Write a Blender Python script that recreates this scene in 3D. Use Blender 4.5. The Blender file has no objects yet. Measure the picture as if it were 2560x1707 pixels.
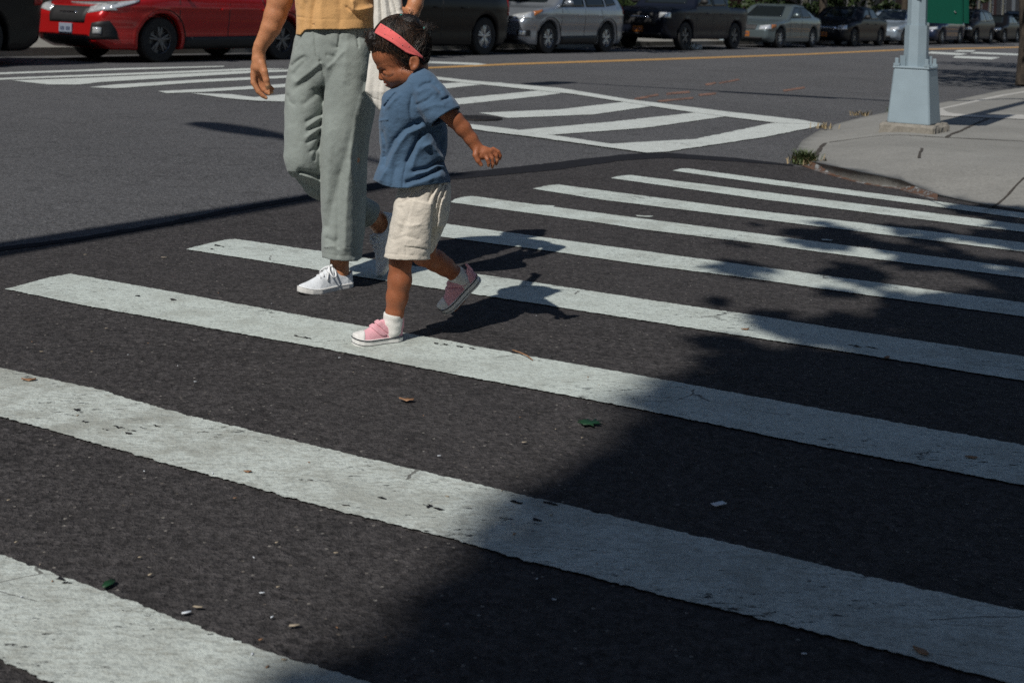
import bpy, bmesh, math, random
import numpy as np
from mathutils import Vector, Matrix

# ------------------------------------------------------------------ camera
W_, H_ = 2560.0, 1707.0
FPX, CX, PPY = 3150.0, 1280.0, 13.5
CAMH, ROLL = 1.08, math.atan(0.034)
cr, sr = math.cos(ROLL), math.sin(ROLL)
AX_R = np.array([cr, 0, sr]); AX_U = np.array([-sr, 0, cr]); AX_W = np.array([0, 1.0, 0])
CAM = np.array([0, 0, CAMH])
scene = bpy.context.scene
COL = scene.collection
cd = bpy.data.cameras.new('camera'); cam = bpy.data.objects.new('camera', cd); COL.objects.link(cam)
cd.sensor_width = 36.0; cd.lens = 36.0 * FPX / W_
cd.shift_y = -(H_ / 2 - PPY) / W_
cd.clip_start = 0.1; cd.clip_end = 2000
cam.matrix_world = Matrix(((cr, -sr, 0, 0), (0, 0, -1, 0), (sr, cr, 0, CAMH), (0, 0, 0, 1)))
cd.dof.use_dof = True; cd.dof.focus_distance = 3.85; cd.dof.aperture_fstop = 7.0
scene.camera = cam

# ------------------------------------------------------------------ light
SDX, SDY = 0.475, 0.755                       # shadow offset per metre of height
EL = math.atan(1 / math.hypot(SDX, SDY)); AZ = math.atan2(-SDX, -SDY)
world = bpy.data.worlds.new('World'); scene.world = world; world.use_nodes = True
wn = world.node_tree; bg = wn.nodes['Background']
sky = wn.nodes.new('ShaderNodeTexSky'); sky.sky_type = 'NISHITA'; sky.sun_disc = False
sky.sun_elevation = EL; sky.sun_rotation = AZ % (2 * math.pi); sky.air_density = 1.0; sky.dust_density = 0.6
wn.links.new(sky.outputs[0], bg.inputs[0]); bg.inputs[1].default_value = 0.078
sd = bpy.data.lights.new('sun', 'SUN'); sun = bpy.data.objects.new('sun', sd); COL.objects.link(sun)
sd.energy = 4.6; sd.angle = math.radians(0.53); sd.color = (1.0, 0.965, 0.905)
sun.rotation_euler = Vector((SDX, SDY, -1)).to_track_quat('-Z', 'Y').to_euler()
scene.view_settings.view_transform = 'Standard'; scene.view_settings.look = 'None'
scene.view_settings.gamma = 1; scene.view_settings.exposure = -0.35
scene.render.film_transparent = False
scene.cycles.max_bounces = 6; scene.cycles.diffuse_bounces = 3
scene.cycles.use_denoising = False

# ------------------------------------------------------------------ helpers
rng = np.random.RandomState(7); random.seed(7)

def Gp(px, py, z=0.0):
    """photo pixel -> point on the horizontal plane z"""
    d = AX_R * (px - CX) / FPX + AX_U * (-(py - PPY) / FPX) + AX_W
    t = (z - CAMH) / d[2]
    return CAM + d * t

def Pw(px, py, w):
    """photo pixel at depth w -> world"""
    return CAM + (AX_R * (px - CX) / FPX + AX_U * (-(py - PPY) / FPX) + AX_W) * w

def uvw2world(P):
    return CAM + P[:, :1] * AX_R + P[:, 1:2] * AX_U + P[:, 2:3] * AX_W

def tag(o, label=None, cat=None, group=None, kind=None):
    if label: o['label'] = label
    if cat: o['category'] = cat
    if group: o['group'] = group
    if kind: o['kind'] = kind
    return o

def empty(name, loc=(0, 0, 0), rotz=0.0):
    o = bpy.data.objects.new(name, None); COL.objects.link(o)
    o.location = loc; o.rotation_euler = (0, 0, rotz); o.empty_display_size = 0.1
    return o

def meshobj(name, V, Fc, mat=None, parent=None, smooth=True, mats=None, mi=None):
    me = bpy.data.meshes.new(name)
    V = np.asarray(V, dtype=np.float32)
    if isinstance(Fc, np.ndarray) and Fc.ndim == 2:
        n, k = Fc.shape
        me.vertices.add(len(V)); me.vertices.foreach_set('co', V.ravel())
        me.loops.add(n * k); me.loops.foreach_set('vertex_index', Fc.astype(np.int32).ravel())
        me.polygons.add(n)
        me.polygons.foreach_set('loop_start', np.arange(0, n * k, k, dtype=np.int32))
        me.update(calc_edges=True); me.validate()
    else:
        me.from_pydata([tuple(v) for v in V], [], [tuple(int(i) for i in f) for f in Fc]); me.update()
    if smooth and len(me.polygons):
        me.polygons.foreach_set('use_smooth', np.ones(len(me.polygons), dtype=bool))
    for m in (mats or ([mat] if mat else [])): me.materials.append(m)
    if mi is not None: me.polygons.foreach_set('material_index', np.asarray(mi, dtype=np.int32))
    o = bpy.data.objects.new(name, me); COL.objects.link(o)
    if parent: o.parent = parent
    return o

class MB:
    """collects shapes into one mesh"""
    def __init__(s): s.v = []; s.f = []; s.n = 0
    def add(s, V, Fc):
        V = np.asarray(V, float); s.v.append(V)
        s.f += [tuple(i + s.n for i in f) for f in Fc]; s.n += len(V); return s
    def box(s, c, d, M=None, bev=0.0):
        c = np.array(c, float); h = np.array(d, float) / 2
        if bev > 0:
            bm = bmesh.new(); bmesh.ops.create_cube(bm, size=1)
            bmesh.ops.scale(bm, vec=tuple(h * 2), verts=bm.verts)
            bmesh.ops.bevel(bm, geom=bm.edges[:], offset=bev, segments=2, affect='EDGES', profile=0.6)
            V = np.array([v.co for v in bm.verts]); Fc = [[v.index for v in f.verts] for f in bm.faces]; bm.free()
        else:
            V = np.array([[x, y, z] for x in (-1, 1) for y in (-1, 1) for z in (-1, 1)]) * h
            Fc = [(0, 1, 3, 2), (4, 6, 7, 5), (0, 4, 5, 1), (2, 3, 7, 6), (0, 2, 6, 4), (1, 5, 7, 3)]
        if M is not None: V = V @ np.array(M).T
        return s.add(V + c, Fc)
    def tube(s, pts, rad, n=8, cap=True):
        P = np.asarray(pts, float); m = len(P)
        R = np.broadcast_to(np.asarray(rad, float), (m,))
        T = np.gradient(P, axis=0); T /= np.linalg.norm(T, axis=1, keepdims=True) + 1e-9
        up = np.array([0, 0, 1.0]) if abs(T[0][2]) < 0.9 else np.array([1.0, 0, 0])
        V = []
        a = np.cross(T[0], up); a /= np.linalg.norm(a)
        for i in range(m):
            a = a - T[i] * (a @ T[i]); a /= np.linalg.norm(a) + 1e-12; b = np.cross(T[i], a)
            for k in range(n):
                t = 2 * math.pi * k / n
                V.append(P[i] + R[i] * (a * math.cos(t) + b * math.sin(t)))
        Fc = [(i * n + k, i * n + (k + 1) % n, (i + 1) * n + (k + 1) % n, (i + 1) * n + k) for i in range(m - 1) for k in range(n)]
        if cap: Fc += [tuple(range(n))[::-1], tuple((m - 1) * n + k for k in range(n))]
        return s.add(V, Fc)
    def lathe(s, prof, n=24, M=None, c=(0, 0, 0), axis='z'):
        V = []
        for r, z in prof:
            for k in range(n):
                t = 2 * math.pi * k / n
                p = (r * math.cos(t), r * math.sin(t), z)
                if axis == 'y': p = (p[0], p[2], p[1])
                V.append(p)
        V = np.array(V)
        if M is not None: V = V @ np.array(M).T
        V = V + np.array(c); m = len(prof)
        Fc = [(i * n + k, i * n + (k + 1) % n, (i + 1) * n + (k + 1) % n, (i + 1) * n + k) for i in range(m - 1) for k in range(n)]
        return s.add(V, Fc)
    def build(s, name, mat, parent=None, smooth=True):
        V = np.concatenate(s.v) if s.v else np.zeros((0, 3))
        o = meshobj(name, V, s.f, mat, parent, smooth)
        if smooth:
            try: o.data.set_sharp_from_angle(angle=math.radians(40))
            except Exception: pass
        return o

# ---- value noise
def _hash(i, j, k, s):
    h = (i.astype(np.int64) * 374761393 + j.astype(np.int64) * 668265263 + k.astype(np.int64) * 2147483647 + s * 974634777) & 0x7fffffff
    h = ((h ^ (h >> 13)) * 1274126177) & 0x7fffffff
    return ((h ^ (h >> 16)) & 0xffff) / 32767.5 - 1.0

def vnoise(P, freq=1.0, seed=0):
    Q = np.asarray(P) * freq
    i0 = np.floor(Q).astype(np.int64); f = Q - i0; f = f * f * (3 - 2 * f)
    out = 0
    for a in (0, 1):
        for b in (0, 1):
            for c in (0, 1):
                w = (f[..., 0] if a else 1 - f[..., 0]) * (f[..., 1] if b else 1 - f[..., 1]) * (f[..., 2] if c else 1 - f[..., 2])
                out = out + w * _hash(i0[..., 0] + a, i0[..., 1] + b, i0[..., 2] + c, seed)
    return out

# ---- signed distance modelling
def smin(a, b, k):
    h = np.clip(0.5 + 0.5 * (b - a) / k, 0, 1)
    return b + (a - b) * h - k * h * (1 - h)
def smax(a, b, k): return -smin(-a, -b, k)

def sd_cone(P, a, b, r1, r2):
    a = np.asarray(a, float); b = np.asarray(b, float); ba = b - a
    t = np.clip(((P - a) @ ba) / (ba @ ba + 1e-12), 0, 1)
    return np.linalg.norm(P - a - t[:, None] * ba, axis=1) - (r1 + (r2 - r1) * t)
def sd_ell(P, c, r):
    q = (P - np.asarray(c)) / np.asarray(r); k0 = np.linalg.norm(q, axis=1)
    k1 = np.linalg.norm(q / np.asarray(r), axis=1) + 1e-9
    return k0 * (k0 - 1) / k1
def sd_poly2(x, y, poly):
    poly = np.asarray(poly, float); n = len(poly)
    d = np.full(x.shape, 1e9); s = np.ones(x.shape)
    for i in range(n):
        a = poly[i]; b = poly[i - 1]; e = b - a
        wx = x - a[0]; wy = y - a[1]
        t = np.clip((wx * e[0] + wy * e[1]) / (e @ e + 1e-12), 0, 1)
        d = np.minimum(d, (wx - e[0] * t) ** 2 + (wy - e[1] * t) ** 2)
        c1 = y >= a[1]; c2 = y < b[1]; c3 = e[0] * wy > e[1] * wx
        flip = (c1 & c2 & c3) | (~c1 & ~c2 & ~c3)
        s = np.where(flip, -s, s)
    return s * np.sqrt(d)
def d_polyline(x, y, pts):
    d = np.full(x.shape, 1e9)
    for i in range(len(pts) - 1):
        a = np.asarray(pts[i], float); e = np.asarray(pts[i + 1], float) - a
        wx = x - a[0]; wy = y - a[1]
        t = np.clip((wx * e[0] + wy * e[1]) / (e @ e + 1e-12), 0, 1)
        d = np.minimum(d, (wx - e[0] * t) ** 2 + (wy - e[1] * t) ** 2)
    return np.sqrt(d)

def polygonise(fn, lo, hi, vox, smooth=1):
    lo = np.asarray(lo, float); hi = np.asarray(hi, float); B = 6
    nb = np.ceil((hi - lo) / (vox * B)).astype(int); n = nb * B + 1
    g = [lo[i] + vox * B * (np.arange(nb[i]) + 0.5) for i in range(3)]
    C = np.stack(np.meshgrid(*g, indexing='ij'), -1).reshape(-1, 3)
    dc = fn(C).reshape(nb)
    act = np.abs(dc) < vox * B * 0.5 * 1.732 * 1.6 + vox
    D = np.repeat(np.repeat(np.repeat(np.where(dc > 0, 1.0, -1.0), B, 0), B, 1), B, 2)
    D = np.pad(D, ((0, 1), (0, 1), (0, 1)), mode='edge').astype(np.float32)
    m = np.zeros(n, bool)
    am = np.repeat(np.repeat(np.repeat(act, B, 0), B, 1), B, 2)
    for a in (0, 1):
        for b in (0, 1):
            for c in (0, 1):
                m[a:a + n[0] - 1, b:b + n[1] - 1, c:c + n[2] - 1] |= am
    I = np.argwhere(m)
    D[m] = fn(lo + I * vox)
    D[0] = D[-1] = 1; D[:, 0] = D[:, -1] = 1; D[:, :, 0] = D[:, :, -1] = 1
    S = D < 0
    c = np.zeros(tuple(n - 1), np.int8); sl = (slice(0, -1), slice(1, None))
    for a in (0, 1):
        for b in (0, 1):
            for e in (0, 1): c += S[sl[a], sl[b], sl[e]]
    cells = np.argwhere((c > 0) & (c < 8))
    idx = np.full(tuple(n - 1), -1, np.int64); idx[tuple(cells.T)] = np.arange(len(cells))
    acc = np.zeros((len(cells), 3)); cnt = np.zeros(len(cells))
    for ax in range(3):
        o = [0, 1, 2]; o.remove(ax)
        for a in (0, 1):
            for b in (0, 1):
                p0 = cells.copy(); p0[:, o[0]] += a; p0[:, o[1]] += b
                p1 = p0.copy(); p1[:, ax] += 1
                d0 = D[tuple(p0.T)]; d1 = D[tuple(p1.T)]; cr_ = (d0 < 0) != (d1 < 0)
                t = np.where(cr_, d0 / (d0 - d1 + 1e-12), 0)
                q = p0.astype(float); q[:, ax] += t
                acc[cr_] += q[cr_]; cnt[cr_] += 1
    V = lo + (acc / np.maximum(cnt, 1)[:, None]) * vox
    Fs = []
    for ax in range(3):
        u, v = (ax + 1) % 3, (ax + 2) % 3
        s0 = [slice(1, -1)] * 3; s1 = [slice(1, -1)] * 3; s0[ax] = slice(0, -1); s1[ax] = slice(1, None)
        e = np.argwhere(S[tuple(s0)] != S[tuple(s1)])
        off = np.ones(3, int); off[ax] = 0; e = e + off
        inside = S[tuple(e.T)]
        def cell(du, dv):
            q = e.copy(); q[:, u] -= du; q[:, v] -= dv; return idx[tuple(q.T)]
        quad = np.stack([cell(1, 1), cell(0, 1), cell(0, 0), cell(1, 0)], 1)
        quad[~inside] = quad[~inside][:, ::-1]
        Fs.append(quad)
    Fq = np.concatenate(Fs); Fq = Fq[(Fq >= 0).all(1)]
    for _ in range(smooth):
        A = np.zeros_like(V); k = np.zeros(len(V))
        for i in range(4):
            j = (i + 1) % 4
            np.add.at(A, Fq[:, i], V[Fq[:, j]]); np.add.at(k, Fq[:, i], 1)
            np.add.at(A, Fq[:, j], V[Fq[:, i]]); np.add.at(k, Fq[:, j], 1)
        V = 0.5 * V + 0.5 * A / np.maximum(k, 1)[:, None]
    return V, Fq

def pix(P):
    """photo pixel of points given in the camera-aligned frame"""
    return CX + FPX * P[:, 0] / P[:, 2], PPY - FPX * P[:, 1] / P[:, 2]

class Fig:
    """figure built round depth w0; points are given as photo pixel + depth offset in pixels"""
    def __init__(s, w0): s.w0 = w0; s.s = w0 / FPX
    def q(s, x, y, dw=0):
        w = s.w0 + dw * s.s
        return np.array([(x - CX) * w / FPX, -(y - PPY) * w / FPX, w])
    def cone(s, P, a, b):          # a,b = (x,y,dw,r)
        return sd_cone(P, s.q(*a[:3]), s.q(*b[:3]), a[3] * s.s, b[3] * s.s)
    def chain(s, P, pts, k=0.0):
        d = None
        for a, b in zip(pts[:-1], pts[1:]):
            e = s.cone(P, a, b)
            d = e if d is None else (smin(d, e, k * s.s) if k else np.minimum(d, e))
        return d
    def ell(s, P, c, r): return sd_ell(P, s.q(*c), np.array(r) * s.s)
    def loft(s, P, rows, p=2.0, cap=True):
        """rows (y, xl, xr, dw, rw): upright tube of elliptical sections"""
        R = np.array(rows, float); w = s.w0 + R[:, 3] * s.s
        v = -(R[:, 0] - PPY) * w / FPX; u = ((R[:, 1] + R[:, 2]) / 2 - CX) * w / FPX
        ru = (R[:, 2] - R[:, 1]) / 2 * w / FPX; rw = R[:, 4] * s.s
        t = np.linspace(0, len(R) - 1, 12 * len(R)); i = np.arange(len(R))
        def cub(a):
            m = np.gradient(a); j = np.clip(t.astype(int), 0, len(R) - 2); f = t - j
            return (2*f**3-3*f**2+1)*a[j] + (f**3-2*f**2+f)*m[j] + (-2*f**3+3*f**2)*a[j+1] + (f**3-f**2)*m[j+1]
        vv, uu, ww, rru, rrw = [cub(a) for a in (v, u, w, ru, rw)]
        o = np.argsort(vv); vv, uu, ww, rru, rrw = vv[o], uu[o], ww[o], rru[o], rrw[o]
        pv = P[:, 1]
        a = np.interp(pv, vv, rru); b = np.interp(pv, vv, rrw)
        x = P[:, 0] - np.interp(pv, vv, uu); y = P[:, 2] - np.interp(pv, vv, ww)
        if p == 2.0:
            k0 = np.sqrt((x / a) ** 2 + (y / b) ** 2); k1 = np.sqrt((x / a**2) ** 2 + (y / b**2) ** 2) + 1e-6
            d = k0 * (k0 - 1) / k1
        else:
            k0 = (np.abs(x / a) ** p + np.abs(y / b) ** p) ** (1 / p); d = (k0 - 1) * np.minimum(a, b)
        if cap: d = np.maximum(d, np.maximum(pv - vv[-1], vv[0] - pv))
        return d
    def stroke(s, P, items):
        x, y = pix(P); D = 0
        for pts, w, amp in items:
            D = D + amp * s.s * np.exp(-(d_polyline(x, y, pts) / w) ** 1.5)
        return D
    def below(s, P, line):
        """signed (metres) how far a point lies below a photo polyline y(x)"""
        x, y = pix(P); L = np.array(line, float)
        return (y - np.interp(x, L[:, 0], L[:, 1])) * s.s
    def mesh(s, name, fn, x0, y0, x1, y1, d0, d1, vox, mat, parent=None, smooth=1, color=None):
        c = [s.q(x, y, d) for x in (x0, x1) for y in (y0, y1) for d in (d0, d1)]
        lo = np.min(c, 0) - 2 * vox; hi = np.max(c, 0) + 2 * vox
        V, Fq = polygonise(fn, lo, hi, vox, smooth)
        o = meshobj(name, uvw2world(V), Fq, mat, None)
        if color is not None:
            c4 = np.ones((len(V), 4), np.float32); c4[:, :3] = color(V)
            at = o.data.color_attributes.new('tint', 'FLOAT_COLOR', 'POINT')
            at.data.foreach_set('color', c4.ravel())
        if parent: o.parent = parent
        return o
# ------------------------------------------------------------------ materials
class NT:
    def __init__(s, name):
        s.m = bpy.data.materials.new(name); s.m.use_nodes = True
        s.t = s.m.node_tree; s.b = s.t.nodes['Principled BSDF']
    def n(s, typ, **kw):
        nd = s.t.nodes.new('ShaderNode' + typ)
        for k, v in kw.items():
            if hasattr(nd, k): setattr(nd, k, v)
            else: nd.inputs[k.replace('_', ' ')].default_value = v
        return nd
    def l(s, a, b): s.t.links.new(a, b)
    def co(s, scale=None, kind='Object'):
        tc = s.n('TexCoord'); o = tc.outputs[kind]
        if scale is not None:
            mp = s.n('Mapping'); mp.inputs['Scale'].default_value = scale if hasattr(scale, '__len__') else (scale,) * 3
            s.l(o, mp.inputs[0]); o = mp.outputs[0]
        return o
    def noise(s, co, scale, detail=3, rough=0.6, out='Fac'):
        nd = s.n('TexNoise'); nd.inputs['Scale'].default_value = scale
        nd.inputs['Detail'].default_value = detail; nd.inputs['Roughness'].default_value = rough
        s.l(co, nd.inputs['Vector']); return nd.outputs[out]
    def ramp(s, fac, stops):
        r = s.n('ValToRGB'); e = r.color_ramp.elements
        while len(e) < len(stops): e.new(0.5)
        for i, (p, c) in enumerate(stops):
            e[i].position = p; e[i].color = tuple(c) + (1,) if len(c) == 3 else c
        s.l(fac, r.inputs[0]); return r.outputs[0]
    def mix(s, fac, a, b, mode='MIX'):
        nd = s.n('Mix'); nd.data_type = 'RGBA'; nd.blend_type = mode
        for i, v in ((0, fac), (6, a), (7, b)):
            if hasattr(v, 'is_linked') or hasattr(v, 'links'): s.l(v, nd.inputs[i])
            elif i == 0: nd.inputs[0].default_value = v
            else: nd.inputs[i].default_value = tuple(v) + (1,)
        return nd.outputs[2]
    def math(s, op, a, b=0.0):
        nd = s.n('Math'); nd.operation = op
        for i, v in enumerate((a, b)):
            if hasattr(v, 'links'): s.l(v, nd.inputs[i])
            else: nd.inputs[i].default_value = v
        return nd.outputs[0]
    def bump(s, h, strength=0.3, dist=0.01):
        b = s.n('Bump'); b.inputs['Strength'].default_value = strength; b.inputs['Distance'].default_value = dist
        s.l(h, b.inputs['Height']); s.l(b.outputs[0], s.b.inputs['Normal'])
    def base(s, c):
        if hasattr(c, 'links'): s.l(c, s.b.inputs['Base Color'])
        else: s.b.inputs['Base Color'].default_value = tuple(c) + (1,)
    def rough(s, r):
        if hasattr(r, 'links'): s.l(r, s.b.inputs['Roughness'])
        else: s.b.inputs['Roughness'].default_value = r
    def spec(s, v): s.b.inputs['Specular IOR Level'].default_value = v

def g3(v): return (v, v, v)

def simple(name, col, rough=0.5, metal=0.0, coat=0.0, spec=0.5, var=0.12, scale=12.0, bump=0.0):
    t = NT(name); co = t.co()
    n = t.noise(co, scale, 4)
    c0 = tuple(min(1, x * (1 - var)) for x in col); c1 = tuple(min(1, x * (1 + var)) for x in col)
    t.base(t.ramp(n, [(0.3, c0), (0.7, c1)])); t.rough(rough); t.b.inputs['Metallic'].default_value = metal
    t.b.inputs['Coat Weight'].default_value = coat; t.b.inputs['Coat Roughness'].default_value = 0.04; t.spec(spec)
    if bump: t.bump(t.noise(co, scale * 6, 3), bump, 0.004)
    return t.m

def asphalt(name, dark, light, speck, fine, cracks=0.0):
    t = NT(name); co = t.co()
    big = t.noise(co, 0.55, 5, 0.6); mid = t.noise(co, 6.0, 5, 0.7); fin = t.noise(co, fine, 3, 0.85); gr = t.noise(co, fine * .42, 3, 0.8)
    vs_ = t.n('TexVoronoi'); vs_.inputs['Scale'].default_value = fine * .75; t.l(co, vs_.inputs['Vector'])
    stone = t.n('TexWhiteNoise'); t.l(vs_.outputs['Position'], stone.inputs['Vector'])
    mean = tuple((a + b) / 2 for a, b in zip(dark, light))
    c = t.ramp(fin, [(0.385, tuple(x * 0.22 for x in dark)), (0.5, mean), (0.615, tuple(x * 1.7 for x in light))])
    c = t.mix(0.42, c, t.ramp(stone.outputs['Value'], [(0.0, tuple(x * 0.25 for x in dark)), (0.55, mean), (1.0, tuple(x * 1.9 for x in light))]))
    c = t.mix(0.30, c, t.ramp(gr, [(0.40, tuple(x * 0.3 for x in dark)), (0.60, tuple(x * 1.45 for x in light))]))
    c = t.mix(t.ramp(big, [(0.35, g3(0.0)), (0.7, g3(0.4))]), c, tuple(x * 1.25 for x in light))
    c = t.mix(t.ramp(mid, [(0.54, g3(0.0)), (0.66, g3(0.42))]), c, tuple(x * 0.5 for x in dark))
    vo = t.n('TexVoronoi'); vo.inputs['Scale'].default_value = 45.0; t.l(co, vo.inputs['Vector'])
    sp = t.math('LESS_THAN', vo.outputs['Distance'], 0.16)
    wn_ = t.n('TexWhiteNoise'); t.l(vo.outputs['Position'], wn_.inputs['Vector'])
    sp = t.math('MULTIPLY', sp, t.math('GREATER_THAN', wn_.outputs['Value'], speck))
    tint = t.ramp(wn_.outputs['Value'], [(speck, (0.10, 0.085, 0.072)), (1.0, (0.26, 0.245, 0.225))])
    c = t.mix(sp, c, tint)
    if cracks:
        wp = t.mix(0.08, co, t.noise(co, 2.2, 4, 0.7, 'Color')); vc = t.n('TexVoronoi'); vc.feature = 'DISTANCE_TO_EDGE'; vc.inputs['Scale'].default_value = 0.27; t.l(wp, vc.inputs['Vector'])
        ck = t.math('MULTIPLY', t.math('LESS_THAN', vc.outputs['Distance'], 0.0035), t.math('GREATER_THAN', t.noise(co, .45, 2), 0.52))
        c = t.mix(t.math('MULTIPLY', ck, cracks), c, (0.012, 0.012, 0.012))
    t.base(c); t.rough(0.9); t.spec(0.2)
    h = t.math('ADD', t.math('MULTIPLY', fin, 0.8), t.math('ADD', t.math('MULTIPLY', gr, 1.2), t.math('MULTIPLY', stone.outputs['Value'], 0.25)))
    t.bump(h, 1.0, 0.012)
    return t.m

M = {}
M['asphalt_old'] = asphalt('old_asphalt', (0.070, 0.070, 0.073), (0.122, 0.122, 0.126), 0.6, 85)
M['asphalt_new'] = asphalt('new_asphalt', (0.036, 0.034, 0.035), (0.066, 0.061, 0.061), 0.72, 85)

def paint(name, col, wear, dirt):
    t = NT(name); co = t.co()
    fine = t.noise(co, 75, 4, 0.8); m = t.noise(co, 5, 6, 0.72); big = t.noise(co, 0.9, 4)
    mp = t.n('Mapping'); mp.inputs['Rotation'].default_value = (0, 0, 0.53); mp.inputs['Scale'].default_value = (1.0, 3.4, 1.0)
    tc = t.n('TexCoord'); t.l(tc.outputs['Object'], mp.inputs[0]); mo = mp.outputs[0]
    grime = tuple(a * b for a, b in zip(col, (0.56, 0.53, 0.50)))
    dm = t.math('MULTIPLY', t.ramp(m, [(0.44, g3(0.0)), (0.60, g3(1.0))]), t.ramp(big, [(0.40, g3(dirt * .25)), (0.60, g3(dirt))]))
    c = t.mix(dm, col, grime)
    c = t.mix(t.ramp(t.noise(mo, 26, 5, 0.75), [(0.50, g3(0.0)), (0.62, g3(0.7 * dirt))]), c, grime)          # tyre scuffs
    c = t.mix(t.ramp(fine, [(0.38, g3(0.6)), (0.50, g3(0.0))]), c, tuple(x * 0.5 for x in col))               # grain of the road showing through
    ch = t.noise(mo, 21, 6, 0.8); bigc = t.noise(mo, 1.5, 3)
    k = t.math('ADD', ch, t.math('MULTIPLY', bigc, 0.36))
    mask = t.ramp(k, [(wear - .035, g3(0)), (wear - 0.02, g3(1))])
    c = t.mix(mask, c, (0.028, 0.027, 0.028))
    st = t.noise(mo, 48, 4, 0.75); mask2 = t.ramp(st, [(0.685, g3(0)), (0.705, g3(1))])
    c = t.mix(t.math('MULTIPLY', mask2, 0.85), c, (0.06, 0.055, 0.052))
    wv = t.mix(0.05, mo, t.noise(co, 9, 4, 0.7, 'Color')); vc = t.n('TexVoronoi'); vc.feature = 'DISTANCE_TO_EDGE'; vc.inputs['Scale'].default_value = 2.6; t.l(wv, vc.inputs['Vector'])
    ck = t.math('MULTIPLY', t.math('LESS_THAN', vc.outputs['Distance'], 0.007), t.math('GREATER_THAN', t.noise(co, 1.6, 3), 0.57))
    c = t.mix(t.math('MULTIPLY', ck, 0.75), c, (0.07, 0.065, 0.06))
    t.base(c); t.rough(0.78); t.spec(0.25)
    t.bump(t.math('ADD', fine, t.math('MULTIPLY', mask, -0.8)), 0.75, 0.007)
    return t.m
M['paint'] = paint('thermoplastic_white', (0.575, 0.632, 0.593), 0.852, 0.6)
M['paint_dirty'] = paint('thermoplastic_dirty', (0.565, 0.612, 0.575), 0.845, 1.0)
M['paint_far'] = paint('road_paint_white', (0.58, 0.615, 0.585), 0.87, 0.35)
M['paint_yellow'] = paint('road_paint_yellow', (0.50, 0.30, 0.115), 0.83, 0.5)
M['paint_orange'] = paint('utility_mark_orange', (0.27, 0.155, 0.115), 0.76, 0.6)
M['tar'] = simple('sealant_tar', (0.013, 0.013, 0.016), 0.85, spec=0.2, var=0.3, scale=30, bump=0.4)

def concrete(name, col):
    t = NT(name); co = t.co()
    b = t.noise(co, 1.2, 6, 0.65); f = t.noise(co, 90, 3, 0.7); m = t.noise(co, 11, 4)
    c = t.ramp(b, [(0.3, tuple(x * 0.66 for x in col)), (0.68, tuple(x * 1.14 for x in col))])
    f = t.noise(co, 48, 5, 0.85)
    c = t.mix(0.5, c, t.ramp(f, [(0.32, tuple(x * 0.45 for x in col)), (0.68, tuple(x * 1.35 for x in col))]))
    c = t.mix(t.ramp(t.noise(co, 3.3, 6, .75), [(0.52, g3(0)), (0.7, g3(0.4))]), c, tuple(x * .6 for x in col))
    c = t.mix(t.ramp(m, [(0.62, g3(0)), (0.72, g3(0.5))]), c, tuple(x * 0.55 for x in col))
    t.base(c); t.rough(0.9); t.spec(0.25); t.bump(f, 0.5, 0.004)
    return t.m
M['concrete'] = concrete('sidewalk_concrete', (0.26, 0.255, 0.235))
M['concrete_new'] = concrete('pale_concrete', (0.46, 0.45, 0.42))
M['concrete_old'] = concrete('crumbly_concrete', (0.26, 0.24, 0.205))
M['joint'] = simple('joint_dirt', (0.05, 0.042, 0.035), 0.95, var=0.3, scale=40)
t = NT('rusty_steel'); co = t.co(); n = t.noise(co, 9, 6, 0.7)
t.base(t.ramp(n, [(0.36, (0.05, 0.022, 0.012)), (0.47, (0.115, 0.055, 0.03)), (0.53, (0.06, 0.042, 0.034)), (0.60, (0.24, 0.25, 0.25))])); t.rough(0.85); t.bump(n, 0.5, 0.01); M['rust'] = t.m

def fabric(name, col, weave=700, amt=0.25, rough=0.9, slub=0.0, var=0.10, sheen=0.15):
    t = NT(name); co = t.co()
    b = t.noise(co, 14, 4)
    c = t.ramp(b, [(0.3, tuple(x * (1 - var) for x in col)), (0.7, tuple(min(1, x * (1 + var)) for x in col))])
    s1 = t.noise(t.co((weave * 0.25, weave * 0.25, weave)), 1.0, 2); s2 = t.noise(t.co((weave, weave, weave * 0.25)), 1.0, 2)
    wv = t.math('ADD', s1, s2)
    c = t.mix(t.ramp(wv, [(0.75, g3(amt)), (1.0, g3(0.0))]), c, tuple(x * 0.55 for x in col))
    t.base(c); t.rough(rough); t.spec(0.2)
    t.b.inputs['Sheen Weight'].default_value = sheen
    wr = t.noise(co, 55, 3, 0.55)
    t.bump(t.math('ADD', t.math('MULTIPLY', wv, 0.35), t.math('MULTIPLY', wr, slub)), 0.5, 0.004)
    return t.m
M['trousers'] = fabric('grey_green_twill', (0.285, 0.318, 0.297), 900, 0.2, slub=0.5)
M['mustard'] = fabric('mustard_cotton', (0.70, 0.40, 0.165), 700, 0.25, slub=0.9)
M['denim'] = fabric('blue_linen', (0.074, 0.132, 0.212), 800, 0.35, slub=1.1, var=0.14)
M['cream'] = fabric('cream_linen', (0.68, 0.625, 0.54), 650, 0.25, slub=1.4)
M['canvas'] = fabric('natural_canvas', (0.74, 0.71, 0.65), 600, 0.25, slub=0.8)
M['sock'] = fabric('white_rib_knit', (0.74, 0.73, 0.69), 500, 0.3, slub=0.6)
M['white_shoe'] = fabric('white_canvas', (0.74, 0.77, 0.80), 900, 0.12, slub=0.6)
M['pink_shoe'] = fabric('pink_canvas', (0.77, 0.40, 0.45), 900, 0.2, slub=0.6)
M['lace'] = fabric('white_cotton_lace', (0.82, 0.83, 0.84), 1200, 0.2)
M['coral'] = fabric('coral_cotton', (0.86, 0.165, 0.16), 700, 0.2, slub=0.5)
M['rubber_white'] = simple('white_rubber', (0.78, 0.77, 0.74), 0.55, var=0.08, scale=40)
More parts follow.
